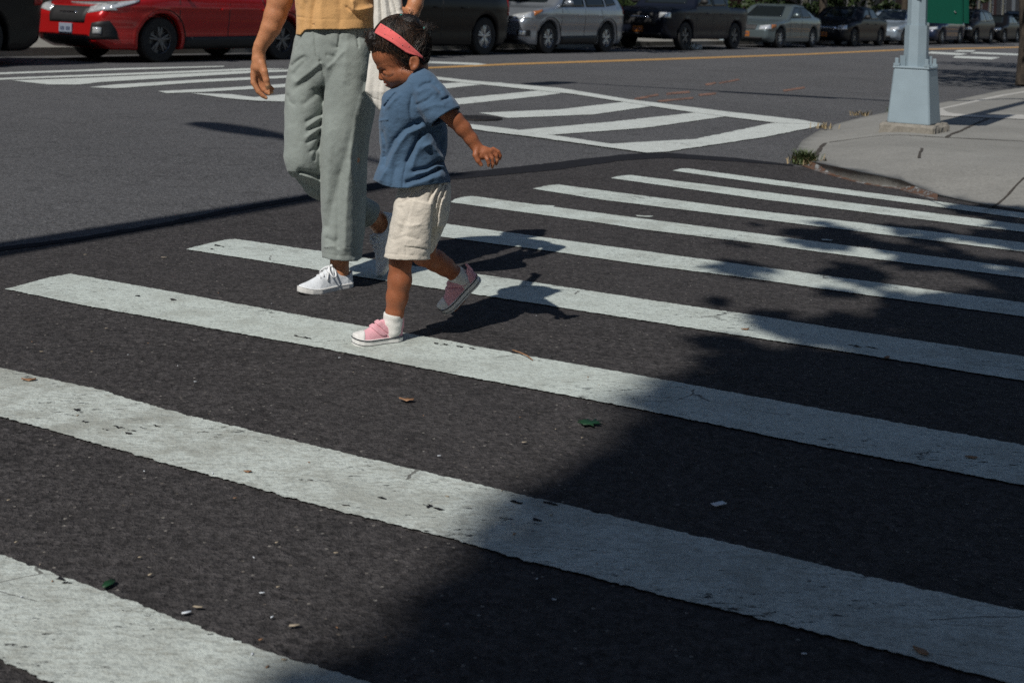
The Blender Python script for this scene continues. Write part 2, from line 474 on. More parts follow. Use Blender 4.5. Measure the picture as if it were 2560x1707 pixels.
M['rubber_black'] = simple('black_rubber', (0.016, 0.016, 0.018), 0.75, var=0.2, scale=30)
M['thread'] = simple('dark_thread', (0.025, 0.03, 0.04), 0.8)
M['elastic'] = simple('green_hair_elastic', (0.01, 0.32, 0.27), 0.5)
M['stud'] = simple('small_metal_stud', (0.75, 0.72, 0.7), 0.25, metal=0.9)

def skin(name, col, deep):
    t = NT(name); co = t.co()
    n = t.noise(co, 18, 4); f = t.noise(co, 420, 2)
    c = t.ramp(n, [(0.3, tuple(x * 0.80 for x in col)), (0.7, tuple(x * 1.14 for x in col))])
    fr_ = t.noise(co, 75, 4, 0.75); c = t.mix(t.ramp(fr_, [(0.52, g3(0.0)), (0.72, g3(0.45))]), c, (col[0] * .62, col[1] * .5, col[2] * .5))
    at = t.n('VertexColor'); at.layer_name = 'tint'
    c = t.mix(1.0, c, at.outputs[0], 'MULTIPLY')
    t.base(c); t.rough(t.ramp(n, [(0.3, g3(0.38)), (0.7, g3(0.56))])); t.spec(0.45)
    t.b.inputs['Subsurface Weight'].default_value = 0.12; t.b.inputs['Subsurface Radius'].default_value = (0.012, 0.005, 0.003)
    t.b.inputs['Subsurface Scale'].default_value = 0.4
    t.bump(t.math('ADD', f, t.math('MULTIPLY', fr_, 1.5)), 0.35, 0.002)
    return t.m
M['skin_mother'] = skin('tan_skin', (0.54, 0.235, 0.115), 0)
M['skin_child'] = skin('brown_skin', (0.35, 0.122, 0.055), 0)
t = NT('dark_hair'); co = t.co((120, 120, 30)); n = t.noise(co, 3, 3)
t.base(t.ramp(n, [(0.35, (0.004, 0.0035, 0.0035)), (0.7, (0.022, 0.013, 0.009))])); t.rough(0.42); t.spec(0.5); t.bump(n, 0.6, 0.004); M['hair'] = t.m
t = NT('brown_hair_ends'); co = t.co(); n = t.noise(co, 60, 2); t.base(t.ramp(n, [(0.3, (0.012, 0.008, 0.006)), (0.7, (0.11, 0.055, 0.03))])); t.rough(0.38); M['hair_light'] = t.m
M['steel_paint'] = simple('silver_grey_pole_paint', (0.265, 0.335, 0.375), 0.5, var=0.07, scale=5, bump=0.05, spec=0.4)
M['sign_green'] = simple('green_sign_enamel', (0.0, 0.068, 0.042), 0.45, var=0.08, scale=3)
M['iron'] = simple('cast_iron', (0.035, 0.03, 0.028), 0.6, metal=0.6, var=0.3, scale=25, bump=0.5)
def carpaint(name, col, rough=0.32, metal=0.25):
    if max(col) < 0.05: return simple(name, tuple(x * .7 for x in col), 0.34, metal=0.0, coat=0.0, spec=0.32, var=0.06, scale=2.0)
    return simple(name, col, rough, metal=metal, coat=0.6, var=0.06, scale=2.0)
M['glass'] = simple('car_glass', (0.012, 0.016, 0.018), 0.05, spec=0.6, var=0.1)
M['trim'] = simple('black_plastic_trim', (0.016, 0.016, 0.017), 0.6, var=0.15)
M['tyre'] = simple('tyre_rubber', (0.018, 0.018, 0.018), 0.85, var=0.2)
M['rim'] = simple('alloy_rim', (0.55, 0.56, 0.58), 0.3, metal=0.9, var=0.08)
M['rim_dark'] = simple('dark_alloy_rim', (0.16, 0.16, 0.17), 0.35, metal=0.8, var=0.1)
M['lamp'] = simple('headlamp_lens', (0.72, 0.76, 0.80), 0.08, metal=0.5, spec=0.8, var=0.35, scale=22)
M['lamp_red'] = simple('tail_lamp_red', (0.30, 0.012, 0.01), 0.15, spec=0.7)
M['lamp_amber'] = simple('indicator_amber', (0.36, 0.12, 0.03), 0.2, spec=0.7)
M['chrome'] = simple('chrome', (0.8, 0.8, 0.82), 0.12, metal=1.0, var=0.05)
M['plate_white'] = simple('plate_white', (0.26, 0.30, 0.38), 0.4, var=0.15, scale=60)
M['plate_orange'] = simple('plate_orange', (0.34, 0.115, 0.02), 0.4, var=0.15, scale=60)
M['plate_ink'] = simple('plate_ink', (0.03, 0.04, 0.10), 0.5)
def leafmat(name, a, b):
    t = NT(name); co = t.co(); n = t.noise(co, 1.7, 4); 
    t.base(t.ramp(n, [(0.3, a), (0.7, b)])); t.rough(0.55); t.spec(0.3)
    t.b.inputs['Transmission Weight'].default_value = 0.0
    return t.m
M['leaf'] = leafmat('leaf_green', (0.025, 0.055, 0.015), (0.07, 0.12, 0.03))
M['leaf_far'] = leafmat('leaf_dark_green', (0.010, 0.022, 0.007), (0.040, 0.062, 0.018))
M['leaf_fresh'] = simple('fresh_leaf', (0.010, 0.050, 0.018), 0.5, var=0.3, scale=60)
M['leaf_dry'] = simple('dry_leaf', (0.27, 0.145, 0.075), 0.7, var=0.35, scale=60)
M['chip'] = simple('pale_wood_chip', (0.36, 0.30, 0.22), 0.8, var=0.25, scale=60)
M['paper'] = simple('white_paper', (0.66, 0.70, 0.74), 0.7, var=0.05)
M['plastic'] = simple('white_plastic_bag', (0.70, 0.74, 0.76), 0.4, var=0.05)
M['grass'] = simple('weedy_grass', (0.075, 0.105, 0.035), 0.7, var=0.5, scale=30)
M['straw'] = simple('dry_grass', (0.26, 0.20, 0.11), 0.8, var=0.3, scale=30)
t = NT('bark'); co = t.co((6, 6, 1.6)); n = t.noise(co, 3, 6, 0.7)
t.base(t.ramp(n, [(0.35, (0.02, 0.016, 0.012)), (0.55, (0.06, 0.045, 0.032)), (0.7, (0.12, 0.10, 0.075))])); t.rough(0.9); t.bump(n, 0.9, 0.03); M['bark'] = t.m
def brick(name, col):
    t = NT(name); co = t.co()
    tb = t.n('TexBrick'); tb.inputs['Scale'].default_value = 4.2; tb.inputs['Color1'].default_value = tuple(col) + (1,)
    tb.inputs['Color2'].default_value = tuple(x * 0.65 for x in col) + (1,); tb.inputs['Mortar'].default_value = (0.16, 0.145, 0.13, 1)
    tb.inputs['Mortar Size'].default_value = 0.012
    mp = t.n('Mapping'); mp.inputs['Rotation'].default_value = (math.pi / 2, 0, 0); t.l(co, mp.inputs[0]); t.l(mp.outputs[0], tb.inputs['Vector'])
    t.base(tb.outputs[0]); t.rough(0.9); t.bump(tb.outputs['Fac'], -0.3, 0.01)
    return t.m
M['brick_a'] = brick('brown_brick', (0.13, 0.06, 0.042)); M['brick_b'] = brick('dark_red_brick', (0.16, 0.05, 0.035)); M['brick_c'] = brick('grey_brick', (0.15, 0.13, 0.115))
M['stone'] = concrete('brownstone', (0.20, 0.15, 0.115))
M['window'] = simple('window_glass', (0.02, 0.024, 0.028), 0.06, spec=0.6)
M['wframe'] = simple('window_frame_paint', (0.45, 0.44, 0.42), 0.6)
# ------------------------------------------------------------------ ground, road markings, pavement
from mathutils.geometry import delaunay_2d_cdt
# distant ground sheet with the old asphalt
tag(meshobj('road', [(-150, -60, 0), (180, -60, 0), (180, 320, 0), (-150, 320, 0)], [(0, 1, 2, 3)], M['asphalt_old'], smooth=False), kind='structure')

def n1(t, s):
    a = np.stack([np.asarray(t), np.full(np.shape(t), s * 7.31), np.zeros(np.shape(t))], -1)
    return vnoise(a, 1.0, s)

def dens(P, step):
    P = np.asarray(P, float); out = []
    for i in range(len(P)):
        a, b = P[i], P[(i + 1) % len(P)]
        k = max(1, int(np.linalg.norm(b - a) / step))
        out += [a + (b - a) * j / k for j in range(k)]
    return np.array(out)

def jag(P, seed, amp, closed=True):
    """wander along the outline: hand-laid, chipped edges"""
    d = np.linalg.norm(np.diff(np.vstack([P, P[:1]]), axis=0), axis=1); s = np.concatenate([[0], np.cumsum(d)[:-1]])
    T = np.roll(P, -1, 0) - np.roll(P, 1, 0); N = np.stack([T[:, 1], -T[:, 0]], 1); N /= np.linalg.norm(N, axis=1, keepdims=True) + 1e-9
    w = amp * (n1(s * 7, seed) * 0.55 + n1(s * 40, seed + 1) * 0.7 + n1(s * 110, seed + 2) * 0.8 + n1(s * 260, seed + 3) * .6 - 2.2 * np.clip(n1(s * 22, seed + 4) - .45, 0, 1))
    return P + N * w[:, None]

def sheet(name, P2, z, mat, step=0.02, amp=0.0, seed=0, zf=None):
    P = dens(P2, step) if step else np.asarray(P2, float)
    if amp: P = jag(P, seed, amp)
    vs, es, fs, *_ = delaunay_2d_cdt([Vector((float(a), float(b))) for a, b in P], [(i, (i + 1) % len(P)) for i in range(len(P))], [], 1, 1e-6)
    V = np.array([(v.x, v.y, (z if zf is None else zf(v.x, v.y) + z)) for v in vs])
    F2 = []
    for f in fs:
        a, b, c = V[f[0]], V[f[1]], V[f[2]]
        F2.append(f if (b[0]-a[0])*(c[1]-a[1])-(b[1]-a[1])*(c[0]-a[0]) > 0 else f[::-1])
    return meshobj(name, V, F2, mat, smooth=False)

def G2(pts, z=0.0): return np.array([Gp(x, y, z)[:2] for x, y in pts])

# newer, darker asphalt of the side street
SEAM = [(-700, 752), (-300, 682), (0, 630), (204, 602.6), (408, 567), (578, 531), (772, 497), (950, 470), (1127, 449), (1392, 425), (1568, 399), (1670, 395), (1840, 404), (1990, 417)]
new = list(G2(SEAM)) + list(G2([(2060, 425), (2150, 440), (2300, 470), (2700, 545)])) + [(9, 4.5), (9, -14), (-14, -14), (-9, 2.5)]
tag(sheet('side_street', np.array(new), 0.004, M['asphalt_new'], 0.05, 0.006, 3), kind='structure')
# sealed joint between the two surfaces
top = [(0, 622), (204, 596), (408, 560), (578, 524), (772, 490), (950, 458), (1127, 437), (1338, 414), (1568, 387), (1670, 384.5), (1840, 397), (1985, 414)]
bot = [(1984, 418), (1840, 406), (1670, 397), (1568, 402), (1392, 427), (1127, 452), (950, 474), (772, 499), (578, 533), (408, 569), (204, 604), (0, 631)]
tag(sheet('sealed_joint', G2(top + bot), 0.0065, M['tar'], 0.05, 0.008, 5), 'dark tar seam where the new asphalt of the side street meets the old avenue', 'road seam')

# --- crosswalk over the side street: nine bars
BARS = [
 ([(-420, 1283), (0, 1395.7), (329, 1514), (604.6, 1619.5), (861, 1702), (1200, 1806)], [(900, 1990), (500, 1850), (103, 1707), (0, 1659.7), (-420, 1500)]),
 ([(-620, 838), (0, 926.5), (229.5, 977), (459, 1044), (800, 1125), (1029.5, 1180.6), (1297, 1243.7), (1600, 1314.5), (2042.7, 1420), (2560, 1540.6), (3000, 1643)],
  [(2950, 1827), (2479, 1707), (2081, 1601.8), (1660, 1498.5), (1278, 1400), (1125, 1354.7), (800, 1273.6), (394, 1160), (229.5, 1112.8), (0, 1049), (-740, 880)]),
 ([(40, 722), (120, 700), (176, 690), (436, 736), (800, 803), (1048.7, 845), (1328, 897.6), (1600, 945), (2059, 1030.6), (2560, 1121), (3000, 1200)],
  [(3000, 1307), (2560, 1221), (2050, 1122.5), (1600, 1030), (1347, 981.7), (1060, 928), (800, 876), (512.6, 824), (206.6, 768.5), (15, 728)]),
 ([(490, 621), (560, 605), (587, 602), (800, 632.7), (1100, 679), (1205.5, 691.8), (1382, 718), (1600, 752), (1900, 796), (2059, 821.7), (2560, 897.5), (2900, 949)],
  [(2900, 1013), (2560, 958.5), (2059, 876.8), (1600, 805.6), (1338, 764), (1100, 728), (800, 681.7), (627.4, 653), (465, 628)]),
 ([(870, 549), (905, 538), (1110, 563), (1392.5, 602.4), (1600, 631), (1900, 672), (2059, 693), (2560, 762), (2850, 802)],
  [(2850, 838), (2560, 797), (2059, 727.6), (1900, 704), (1600, 665.6), (1392.5, 634.7), (1100, 595.6), (850, 559)]),
 ([(1135, 502), (1160, 496), (1182, 494), (1508, 537.8), (1900, 589), (2059, 610.5), (2560, 674.8), (2800, 706)],
  [(2800, 732), (2560, 699), (2059, 635.8), (1900, 613.6), (1600, 577), (1491, 560), (1127, 509.5)]),
 ([(1340, 473.5), (1370, 467), (1396, 465), (1508, 480), (1900, 531.5), (2059, 550), (2560, 611), (2750, 634)],
  [(2750, 658), (2560, 634), (2059, 571.5), (1900, 551.5), (1508, 503.7), (1332, 475.5)]),
 ([(1535, 446.5), (1558, 442), (1576, 441), (1900, 482), (2461, 553), (2700, 583)], [(2700, 601), (2461, 572), (1900, 501), (1527.5, 449)]),
 ([(1690, 427.5), (1705, 424.5), (1719, 424.5), (1900, 448.7), (2560, 536.5), (2680, 551)], [(2680, 566), (2560, 550), (1900, 461), (1681, 430)]),
]
LBL = ['broad worn white bar cut by the bottom left corner, nearest the camera', 'second white bar from the front, with a black scuff and a torn patch, unbroken',
       'white bar under the pink shoe of the child', 'white bar under the white shoe of the adult', 'white bar crossed by the shadow of the adult head, behind the child knees',
       'white bar starting just right of the cream shorts', 'third white bar from the kerb grass tuft', 'second white bar from the rusty kerb', 'thin white bar closest to the rusty kerb']
for i, (a, b) in enumerate(BARS):
    o = sheet('crosswalk_bar', G2(a + b), 0.0085, M['paint_dirty'] if i < 2 else M['paint'], 0.006 if i < 4 else 0.012, 0.0036, 11 + i * 3)
    tag(o, LBL[i], 'crosswalk bar', 'white bars of the crosswalk over the side street')

# --- markings on the avenue
def mark(name, pts, mat, z, label, cat, group, amp=0.008, step=0.05, seed=0):
    return tag(sheet(name, G2(pts), z, mat, step, amp, seed), label, cat, group)
FARZ = [
 ([(-60, 185), (300, 172), (560, 166), (560, 168.3), (300, 176), (-60, 189.5)], 'thin white crosswalk bar right beside the red car wheels'),
 ([(-60, 199), (400, 181), (628, 172), (735, 173.5), (628, 176.5), (400, 186), (-60, 203.5)], 'second white bar from the red car on the far crosswalk'),
 ([(30, 203), (200, 197), (629, 178), (735, 175.5), (735, 180), (629, 184), (250, 207), (200, 213), (122, 213)], 'third white bar from the red car with a diagonal border at its tip'),
 ([(224.5, 220), (289, 213), (493, 201), (735, 189.5), (735, 195.5), (493, 208), (306, 221.6), (286, 222.6)], 'fourth white bar from the red car, behind the wrist of the adult'),
 ([(396, 230), (503, 225), (735, 210.5), (735, 218.5), (510, 232), (418, 235)], 'fifth white bar from the red car, behind the fingers of the adult'),
 ([(476, 235), (578, 238), (636, 245.5), (735, 236), (735, 247), (712, 256), (646, 254.5), (560, 247)], 'white bar below the hanging hand of the adult, last of the far crosswalk'),
]
for i, (p, l) in enumerate(FARZ):
    mark('far_crosswalk_bar', p, M['paint_far'], 0.0045 + i * 0.0008, l, 'crosswalk bar', 'white bars of the crosswalk over the avenue', seed=50 + i)
LAD = [
 ([(1040, 214), (1180, 206), (1262, 208), (1180, 215), (1040, 231)], 'short white bar right behind the neck of the child'),
 ([(1060, 254.5), (1117, 250), (1398, 223), (1436, 230), (1355, 241), (1138, 264), (1060, 271)], 'white bar of the hatched box passing behind the shoulder of the child'),
 ([(1198, 284), (1398, 275.4), (1563, 256), (1644, 265), (1483, 288), (1270, 296.7)], 'white bar beside the manhole cover in the hatched box'),
 ([(1283, 328.6), (1525, 307), (1750, 282), (1835, 290), (1610, 322), (1380, 339)], 'long curved white bar in the middle of the hatched box'),
 ([(1521, 362.6), (1738, 350), (1946, 307), (2065, 314), (1908, 345.6), (1665, 382), (1610, 384)], 'broad curved white bar closing the hatched box near the kerb'),
]
for i, (p, l) in enumerate(LAD):
    mark('hatched_box_bar', p, M['paint_far'], 0.0045 + i * 0.0008, l, 'road marking', 'white bars of the hatched box', seed=70 + i)
mark('hatched_box_border', [(1040, 188), (1172, 203), (1398, 222), (1436, 228), (1568, 250), (1823, 282), (1993, 301), (2067, 313.7), (1942, 310), (1738, 284), (1559, 257), (1436, 237.5), (1172, 210), (1040, 195)],
     M['paint_far'], 0.0095, 'long thin white line along the far side of the hatched box', 'road marking', 'border lines of the hatched box', seed=81)
mark('hatched_box_border', [(1040, 297), (1125, 308), (1181, 314), (1283, 326), (1525, 362.6), (1618, 385), (1597, 382.5), (1355, 348.5), (1202, 329), (1130, 318), (1040, 305)],
     M['paint_far'], 0.0105, 'white line along the near side of the hatched box, behind the child forearm', 'road marking', 'border lines of the hatched box', seed=84)
mark('centre_line', [(1050, 170), (1268, 159.8), (1500, 152), (1750, 144), (2000, 135.6), (2262, 123.6), (2560, 117.4), (2900, 109.6), (2900, 111.2), (2560, 120.2), (2262, 126.6), (2000, 138.8), (1750, 148), (1500, 156.4), (1268, 163.8), (1050, 174)],
     M['paint_yellow'], 0.005, 'yellow centre line of the avenue in front of the parked cars', 'road line', None, 0.01, 0.1, 90)
mark('stop_line', [(1040, 153), (1190, 158.5), (1225, 163), (1190, 163.5), (1040, 158)], M['paint_far'], 0.0046, 'short white line behind the ear of the child next to the yellow line', 'road line', None, seed=92)
ORG = [((1585, 249), (1644, 238), 4.5), ((1665, 236), (1723, 230.5), 5), ((1644, 254), (1731, 246), 4), ((1763, 213), (1788, 208), 4), ((1797, 209), (1846, 199.6), 3.5), ((1746, 238.7), (1788, 234.6), 5), ((1958, 228), (2010, 219.6), 4.5)]
for i, ((x0, y0), (x1, y1), h) in enumerate(ORG):
    mark('utility_mark', [(x0, y0 - h / 2), (x1, y1 - h / 2), (x1 + 3, y1 + h / 2), (x0 + 2, y0 + h / 2)], M['paint_orange'], 0.0042,
         'faded orange utility dash sprayed on the avenue asphalt', 'utility mark', 'orange dashes on the avenue', 0.012, 0.03, 100 + i)
FR = [([(2330, 130), (2420, 135), (2400, 139), (2310, 134)], 'flat white mark behind the lamp post pole'), ([(2395, 126.5), (2440, 127), (2432, 130.5), (2385, 130)], 'small white patch under the far cars, right of the post'),
      ([(2440, 131), (2580, 137), (2580, 141), (2425, 134.5)], 'white bar running out at the far right edge'), ([(2390, 141), (2500, 144.5), (2480, 149.5), (2380, 145.5)], 'lowest white patch right of the post, by the tree shadow')]
for i, (p, l) in enumerate(FR):
    mark('distant_white_mark', p, M['paint_far'], 0.0044 + i * 0.0006, l, 'road marking', 'white marks far along the avenue', 0.02, 0.1, 110 + i)
# paint scraps on the side street
for i, (x, y, w, h) in enumerate([(1364, 518, 44, 5), (1611, 544, 42, 5), (2068, 604, 30, 4)]):
    mark('paint_scrap', [(x - w / 2, y - h / 2), (x + w / 2, y), (x + w / 2 - 4, y + h / 2), (x - w / 2 + 3, y + h * 0.2)], M['paint'], 0.0082, ['white paint scrap above the bar right of the shorts', 'white paint scrap between two bars in mid crosswalk', 'white paint scrap in the tree shadow'][i], 'paint scrap', None, 0.006, 0.02, 120 + i)
# torn patches and scuffs in the paint of the near bars
SC = [(262, 1082, 34, 7), (300, 1078, 44, 8), (330, 1086, 30, 6), (358, 1079, 30, 5), (318, 1092, 16, 8), (392, 1073, 18, 4), (1075, 1276, 44, 11), (1098, 1282, 22, 6), (955, 1256, 26, 4), (860, 1272, 34, 5), (1092, 866, 22, 6), (1114, 868, 26, 7), (1150, 874, 26, 5), (1180, 879, 20, 4), (745, 848, 26, 5), (770, 852, 22, 5), (546, 620, 30, 5), (530, 628, 18, 4), (346, 746, 14, 3), (432, 756, 18, 5), (1340, 1310, 48, 6), (1290, 1265, 36, 4), (1375, 1268, 38, 7), (1490, 1290, 30, 5), (735, 1102, 10, 6), (190, 1033, 18, 4), (214, 1063, 22, 4), (150, 1460, 26, 9), (168, 1470, 20, 8), (2140, 872, 40, 6), (2180, 876, 34, 5)]
for i, (x, y, w, h) in enumerate(SC):
    a = np.linspace(0, 2 * math.pi, 15)[:-1]; q = np.random.RandomState(500 + i); rad = q.uniform(.2, 1.15, 14)
    P_ = G2([(x + w / 2 * r_ * math.cos(t_), y + h * .36 * r_ * math.sin(t_) + w * .10 * r_ * math.cos(t_)) for t_, r_ in zip(a, rad)])
    tag(sheet('torn_patch', P_, 0.0098, M['asphalt_new'] if i % 5 == 4 else M['tar'], 0.008, 0.004, 600 + i), 'dark torn or scuffed spot in the white paint of a crosswalk bar', 'scuff mark', 'torn and scuffed spots in the bars')
# manhole cover
c = Gp(1190, 297); mb = MB()
mb.lathe([(0.0, 0.0), (0.25, 0.0), (0.25, 0.006), (0.235, 0.007), (0.232, 0.003), (0.225, 0.003), (0.222, 0.008), (0.0, 0.008)], 40, c=(c[0], c[1], 0.0045))
for a in np.linspace(-0.2, 0.2, 9):
    L = math.sqrt(max(0.0, 0.21 ** 2 - a * a)) * 2
    if L > 0.05:
        mb.box((c[0] + a, c[1], 0.0135), (0.014, L, 0.004)); 
tag(mb.build('manhole_cover', M['iron'], smooth=False), 'dark round iron cover in the road behind the child arm', 'manhole cover')

# --- pavement corner
EDGE = [(3000, 175, .12), (2560, 219, .08), (2500, 227, .06), (2349, 258, .05), (2222, 280, .04), (2152, 294, .035), (2080, 313, .02), (2040, 330, .015), (2005, 352, .012), (1990, 375, .012), (1998, 398, .02),
        (2057, 410, .05), (2110, 421, .065), (2152, 430, .07), (2200, 440, .066), (2251, 449, .055), (2300, 470, .03), (2349, 488, .014), (2440, 507, .01), (2560, 526, .01), (2800, 560, .04), (3200, 600, .1)]
EB = np.array([list(Gp(x, y, z)[:2]) + [z] for x, y, z in EDGE])
EBp = np.vstack([EB, [[20, 8.5, .13], [26, 22, .13]]])
def edge_info(x, y):
    best = 1e9; z = 0.1
    for i in range(len(EB) - 1):
        a, b = EB[i], EB[i + 1]; e = b[:2] - a[:2]
        t = np.clip(((x - a[0]) * e[0] + (y - a[1]) * e[1]) / (e @ e), 0, 1)
        d = math.hypot(x - a[0] - e[0] * t, y - a[1] - e[1] * t)
        if d < best: best = d; z = a[2] + (b[2] - a[2]) * t
    return best, z
def zpav(x, y):
    d, z = edge_info(x, y); t = min(1, d / 0.85); t = t * t * (3 - 2 * t)
    return z + (0.125 - z) * t
bp = dens(EBp[:, :2], 0.12)
xs = np.arange(2.3, 14, 0.13); ys = np.arange(6, 26, 0.17)
gx, gy = np.meshgrid(xs, ys); gx = gx.ravel(); gy = gy.ravel()
ins = sd_poly2(gx, gy, EBp[:, :2]) < -0.05
pts = [Vector((float(a), float(b))) for a, b in bp] + [Vector((float(a), float(b))) for a, b in zip(gx[ins], gy[ins])]
vs, es, fs, *_ = delaunay_2d_cdt(pts, [(i, (i + 1) % len(bp)) for i in range(len(bp))], [], 1, 1e-6)
V = np.array([(v.x, v.y, zpav(v.x, v.y)) for v in vs]); Fc = []
for f in fs:
    a, b, c = V[f[0]], V[f[1]], V[f[2]]
    Fc.append(tuple(f) if (b[0]-a[0])*(c[1]-a[1])-(b[1]-a[1])*(c[0]-a[0]) > 0 else tuple(f[::-1]))
nb_ = len(bp); base = len(V)
V = np.vstack([V, np.c_[bp, np.full(nb_, -0.02)]])
Fc += [(i, (i + 1) % nb_, base + (i + 1) % nb_, base + i) for i in range(nb_)]
tag(meshobj('pavement', V, Fc, M['concrete']), kind='structure')
# rusty steel facing on the kerb
kx = [(2005, 400), (2057, 411), (2110, 422), (2152, 430.5), (2200, 440.5), (2251, 450), (2300, 471), (2345, 487)]
mb = MB(); Vk = []; 
for i, (x, y) in enumerate(kx):
    z = [.02, .04, .05, .054, .05, .042, .025, .014][i]
    p = Gp(x, y, z); q = p + np.array([-0.012, -0.03, 0])
    Vk += [[p[0], p[1], z + .003], [q[0], q[1], z + .003], [q[0] - .012, q[1] - .035, 0.006], [q[0] - .05, q[1] - .14, 0.005]]
Fk = [(4 * i + j, 4 * i + j + 1, 4 * i + j + 5, 4 * i + j + 4) for i in range(len(kx) - 1) for j in range(3)]
tag(meshobj('kerb_facing', Vk, Fk, M['rust']), 'rusty steel facing and rust stained gutter along the kerb', 'kerb facing')
# paler new slab and joints
tag(sheet('new_slab', G2([(2345, 264), (2420, 246), (2500, 230), (2640, 214), (2700, 306), (2560, 300), (2471, 296), (2349, 291)], .125), 0.006, M['concrete_new'], 0.15, zf=zpav), kind='structure')
def joint(pts, w, seed):
    P = np.array([Gp(x, y, .12)[:2] for x, y in pts]); 
    Q = []
    for a, b in zip(P[:-1], P[1:]):
        k = max(2, int(np.linalg.norm(b - a) / 0.06)); Q += [a + (b - a) * t for t in np.linspace(0, 1, k)[:-1]]
    Q.append(P[-1]); Q = np.array(Q); T = np.gradient(Q, axis=0); N = np.stack([-T[:, 1], T[:, 0]], 1); N /= np.linalg.norm(N, axis=1, keepdims=True)
    s = np.arange(len(Q)) * .06
    A = Q + N * (w * (1 + .5 * n1(s * 11, seed)))[:, None] + N * (n1(s * 3, seed + 5) * .008)[:, None]; B = Q - N * (w * (1 + .5 * n1(s * 13, seed + 2)))[:, None]+ N * (n1(s * 3, seed + 5) * .008)[:, None]
    Vj = [(p[0], p[1], zpav(*p) + .004) for p in A] + [(p[0], p[1], zpav(*p) + .004) for p in B]; n = len(Q)
    return sheet_from(Vj, n)
def sheet_from(Vj, n):
    return meshobj('pavement_joint', Vj, [(i + n, i + n + 1, i + 1, i) for i in range(n - 1)], M['joint'], smooth=False)
JT = [([(2074, 330.5), (2200, 336), (2360, 346), (2560, 356), (2700, 362)], .012), ([(2363, 346), (2420, 320), (2475, 297)], .015), ([(2062, 331), (2048, 347), (2032, 365)], .018), ([(2304, 373), (2298, 394)], .01),
      ([(2260, 440), (2310, 452), (2410, 483), (2480, 496)], .007), ([(2560, 440), (2480, 470), (2440, 492)], .006)]
for i, (p, w) in enumerate(JT): tag(joint(p, w, 200 + i), kind='structure')
# far pavement along the parked cars
d_row = np.array([0.567, 0.824]); n_row = np.array([-0.824, 0.567])
A0 = Gp(398, 158)[:2]
def row(t, off=0.0, z=0.0):
    p = A0 + d_row * t + n_row * off
    return np.array([p[0], p[1], z])
mb = MB(); P = [row(-60, 2.25), row(170, 2.25), row(170, 7.5), row(-60, 7.5)]
V = [p + [0, 0, .14] for p in P] + [p for p in P]
mb.add(V, [(0, 1, 2, 3), (0, 4, 5, 1), (2, 6, 7, 3)])
tag(mb.build('far_pavement', M['concrete'], smooth=False), kind='structure')
# ------------------------------------------------------------------ lamp post, sign, trees, buildings, litter
RZ = math.radians(-33)
c, s_ = math.cos(RZ), math.sin(RZ); RM = np.array([[c, -s_, 0], [s_, c, 0], [0, 0, 1]])
pb = Gp(2284, 326, .125); pb[2] = .125
post = empty('lamp_post', pb); tag(post, 'silver grey lamp post on a flared square pedestal at the pavement corner', 'lamp post')
def ring_poly(n, r, z, rot=0.0): return [(r * math.cos(2 * math.pi * (k + .5) / n + rot), r * math.sin(2 * math.pi * (k + .5) / n + rot), z) for k in range(n)]
def prism(sections, M_=RM, cap=True):
    mb = MB(); n = len(sections[0]); V = np.array([p for sct in sections for p in sct]) @ M_.T
    Fc = [(i * n + k, i * n + (k + 1) % n, (i + 1) * n + (k + 1) % n, (i + 1) * n + k) for i in range(len(sections) - 1) for k in range(n)]
    if cap: Fc += [tuple(range(n))[::-1], tuple((len(sections) - 1) * n + k for k in range(n))]
    return mb.add(V, Fc)
q2 = math.sqrt(2)
def sq(h, z, b=0.012): return [(h - b, -h, z), (h, -h + b, z), (h, h - b, z), (h - b, h, z), (-h + b, h, z), (-h, h - b, z), (-h, -h + b, z), (-h + b, -h, z)]
fb = MB(); r0 = np.random.RandomState(3)
fV = []
for zz, hh in ((-.03, .245), (.045, .24), (.068, .222)): fV.append([(x + r0.uniform(-.018, .012) * np.sign(x), y + r0.uniform(-.018, .012) * np.sign(y), zz + (r0.uniform(-.008, .006) if zz > 0 else 0)) for x, y, _ in dens(np.array(sq(hh, 0, .03)), .04)[:0].tolist() or [(p[0], p[1], 0) for p in np.array([[hh * a, -hh] for a in np.linspace(-.95, .95, 10)] + [[hh, hh * a] for a in np.linspace(-.95, .95, 10)] + [[-hh * a, hh] for a in np.linspace(-.95, .95, 10)] + [[-hh, -hh * a] for a in np.linspace(-.95, .95, 10)])]])
prism(fV).build('footing', M['concrete_old'], post, smooth=False)
prism([sq(.180, .069), sq(.180, .080), sq(.148, .520), sq(.140, .530)]).build('pedestal', M['steel_paint'], post, smooth=False)
cap = MB(); cap.box((0, 0, .540), (.305, .305, .018), RM, .006)
for a in (0, 1, 2, 3):
    ang = math.pi / 2 * a + math.pi / 4; x, y = .178 * math.cos(ang), .178 * math.sin(ang); p = RM @ np.array([x, y, .57])
    cap.lathe([(0, .045), (.014, .045), (.016, .04), (.016, .0), (.03, 0), (.03, -.02), (0, -.02)][::-1], 6, c=(p[0], p[1], .572))
    t = RM @ np.array([x * .70, y * .70, .594]); cap.box(t, (.045, .014, .09), RM @ np.array(Matrix.Rotation(ang, 3, 'Z')))
cap.build('flange', M['steel_paint'], post, smooth=False)
oc = lambda r, z: ring_poly(8, r, z)
prism([oc(.103, .549), oc(.100, .86), oc(.100, .90)]).build('pole_base', M['steel_paint'], post, smooth=False)
prism([oc(.083, .90), oc(.075, 2.2), oc(.062, 6.8), oc(.05, 9)]).build('pole', M['steel_paint'], post, smooth=False)
mb = MB(); mb.box(RM @ np.array([.03, -.087, 1.15]), (.035, .02, .035), RM); mb.build('hand_hole_bolt', M['steel_paint'], post, smooth=False)
arm = MB(); a0 = np.array([0, 0, 6.5]); a1 = np.array([-6.06, 2.1, 6.75])
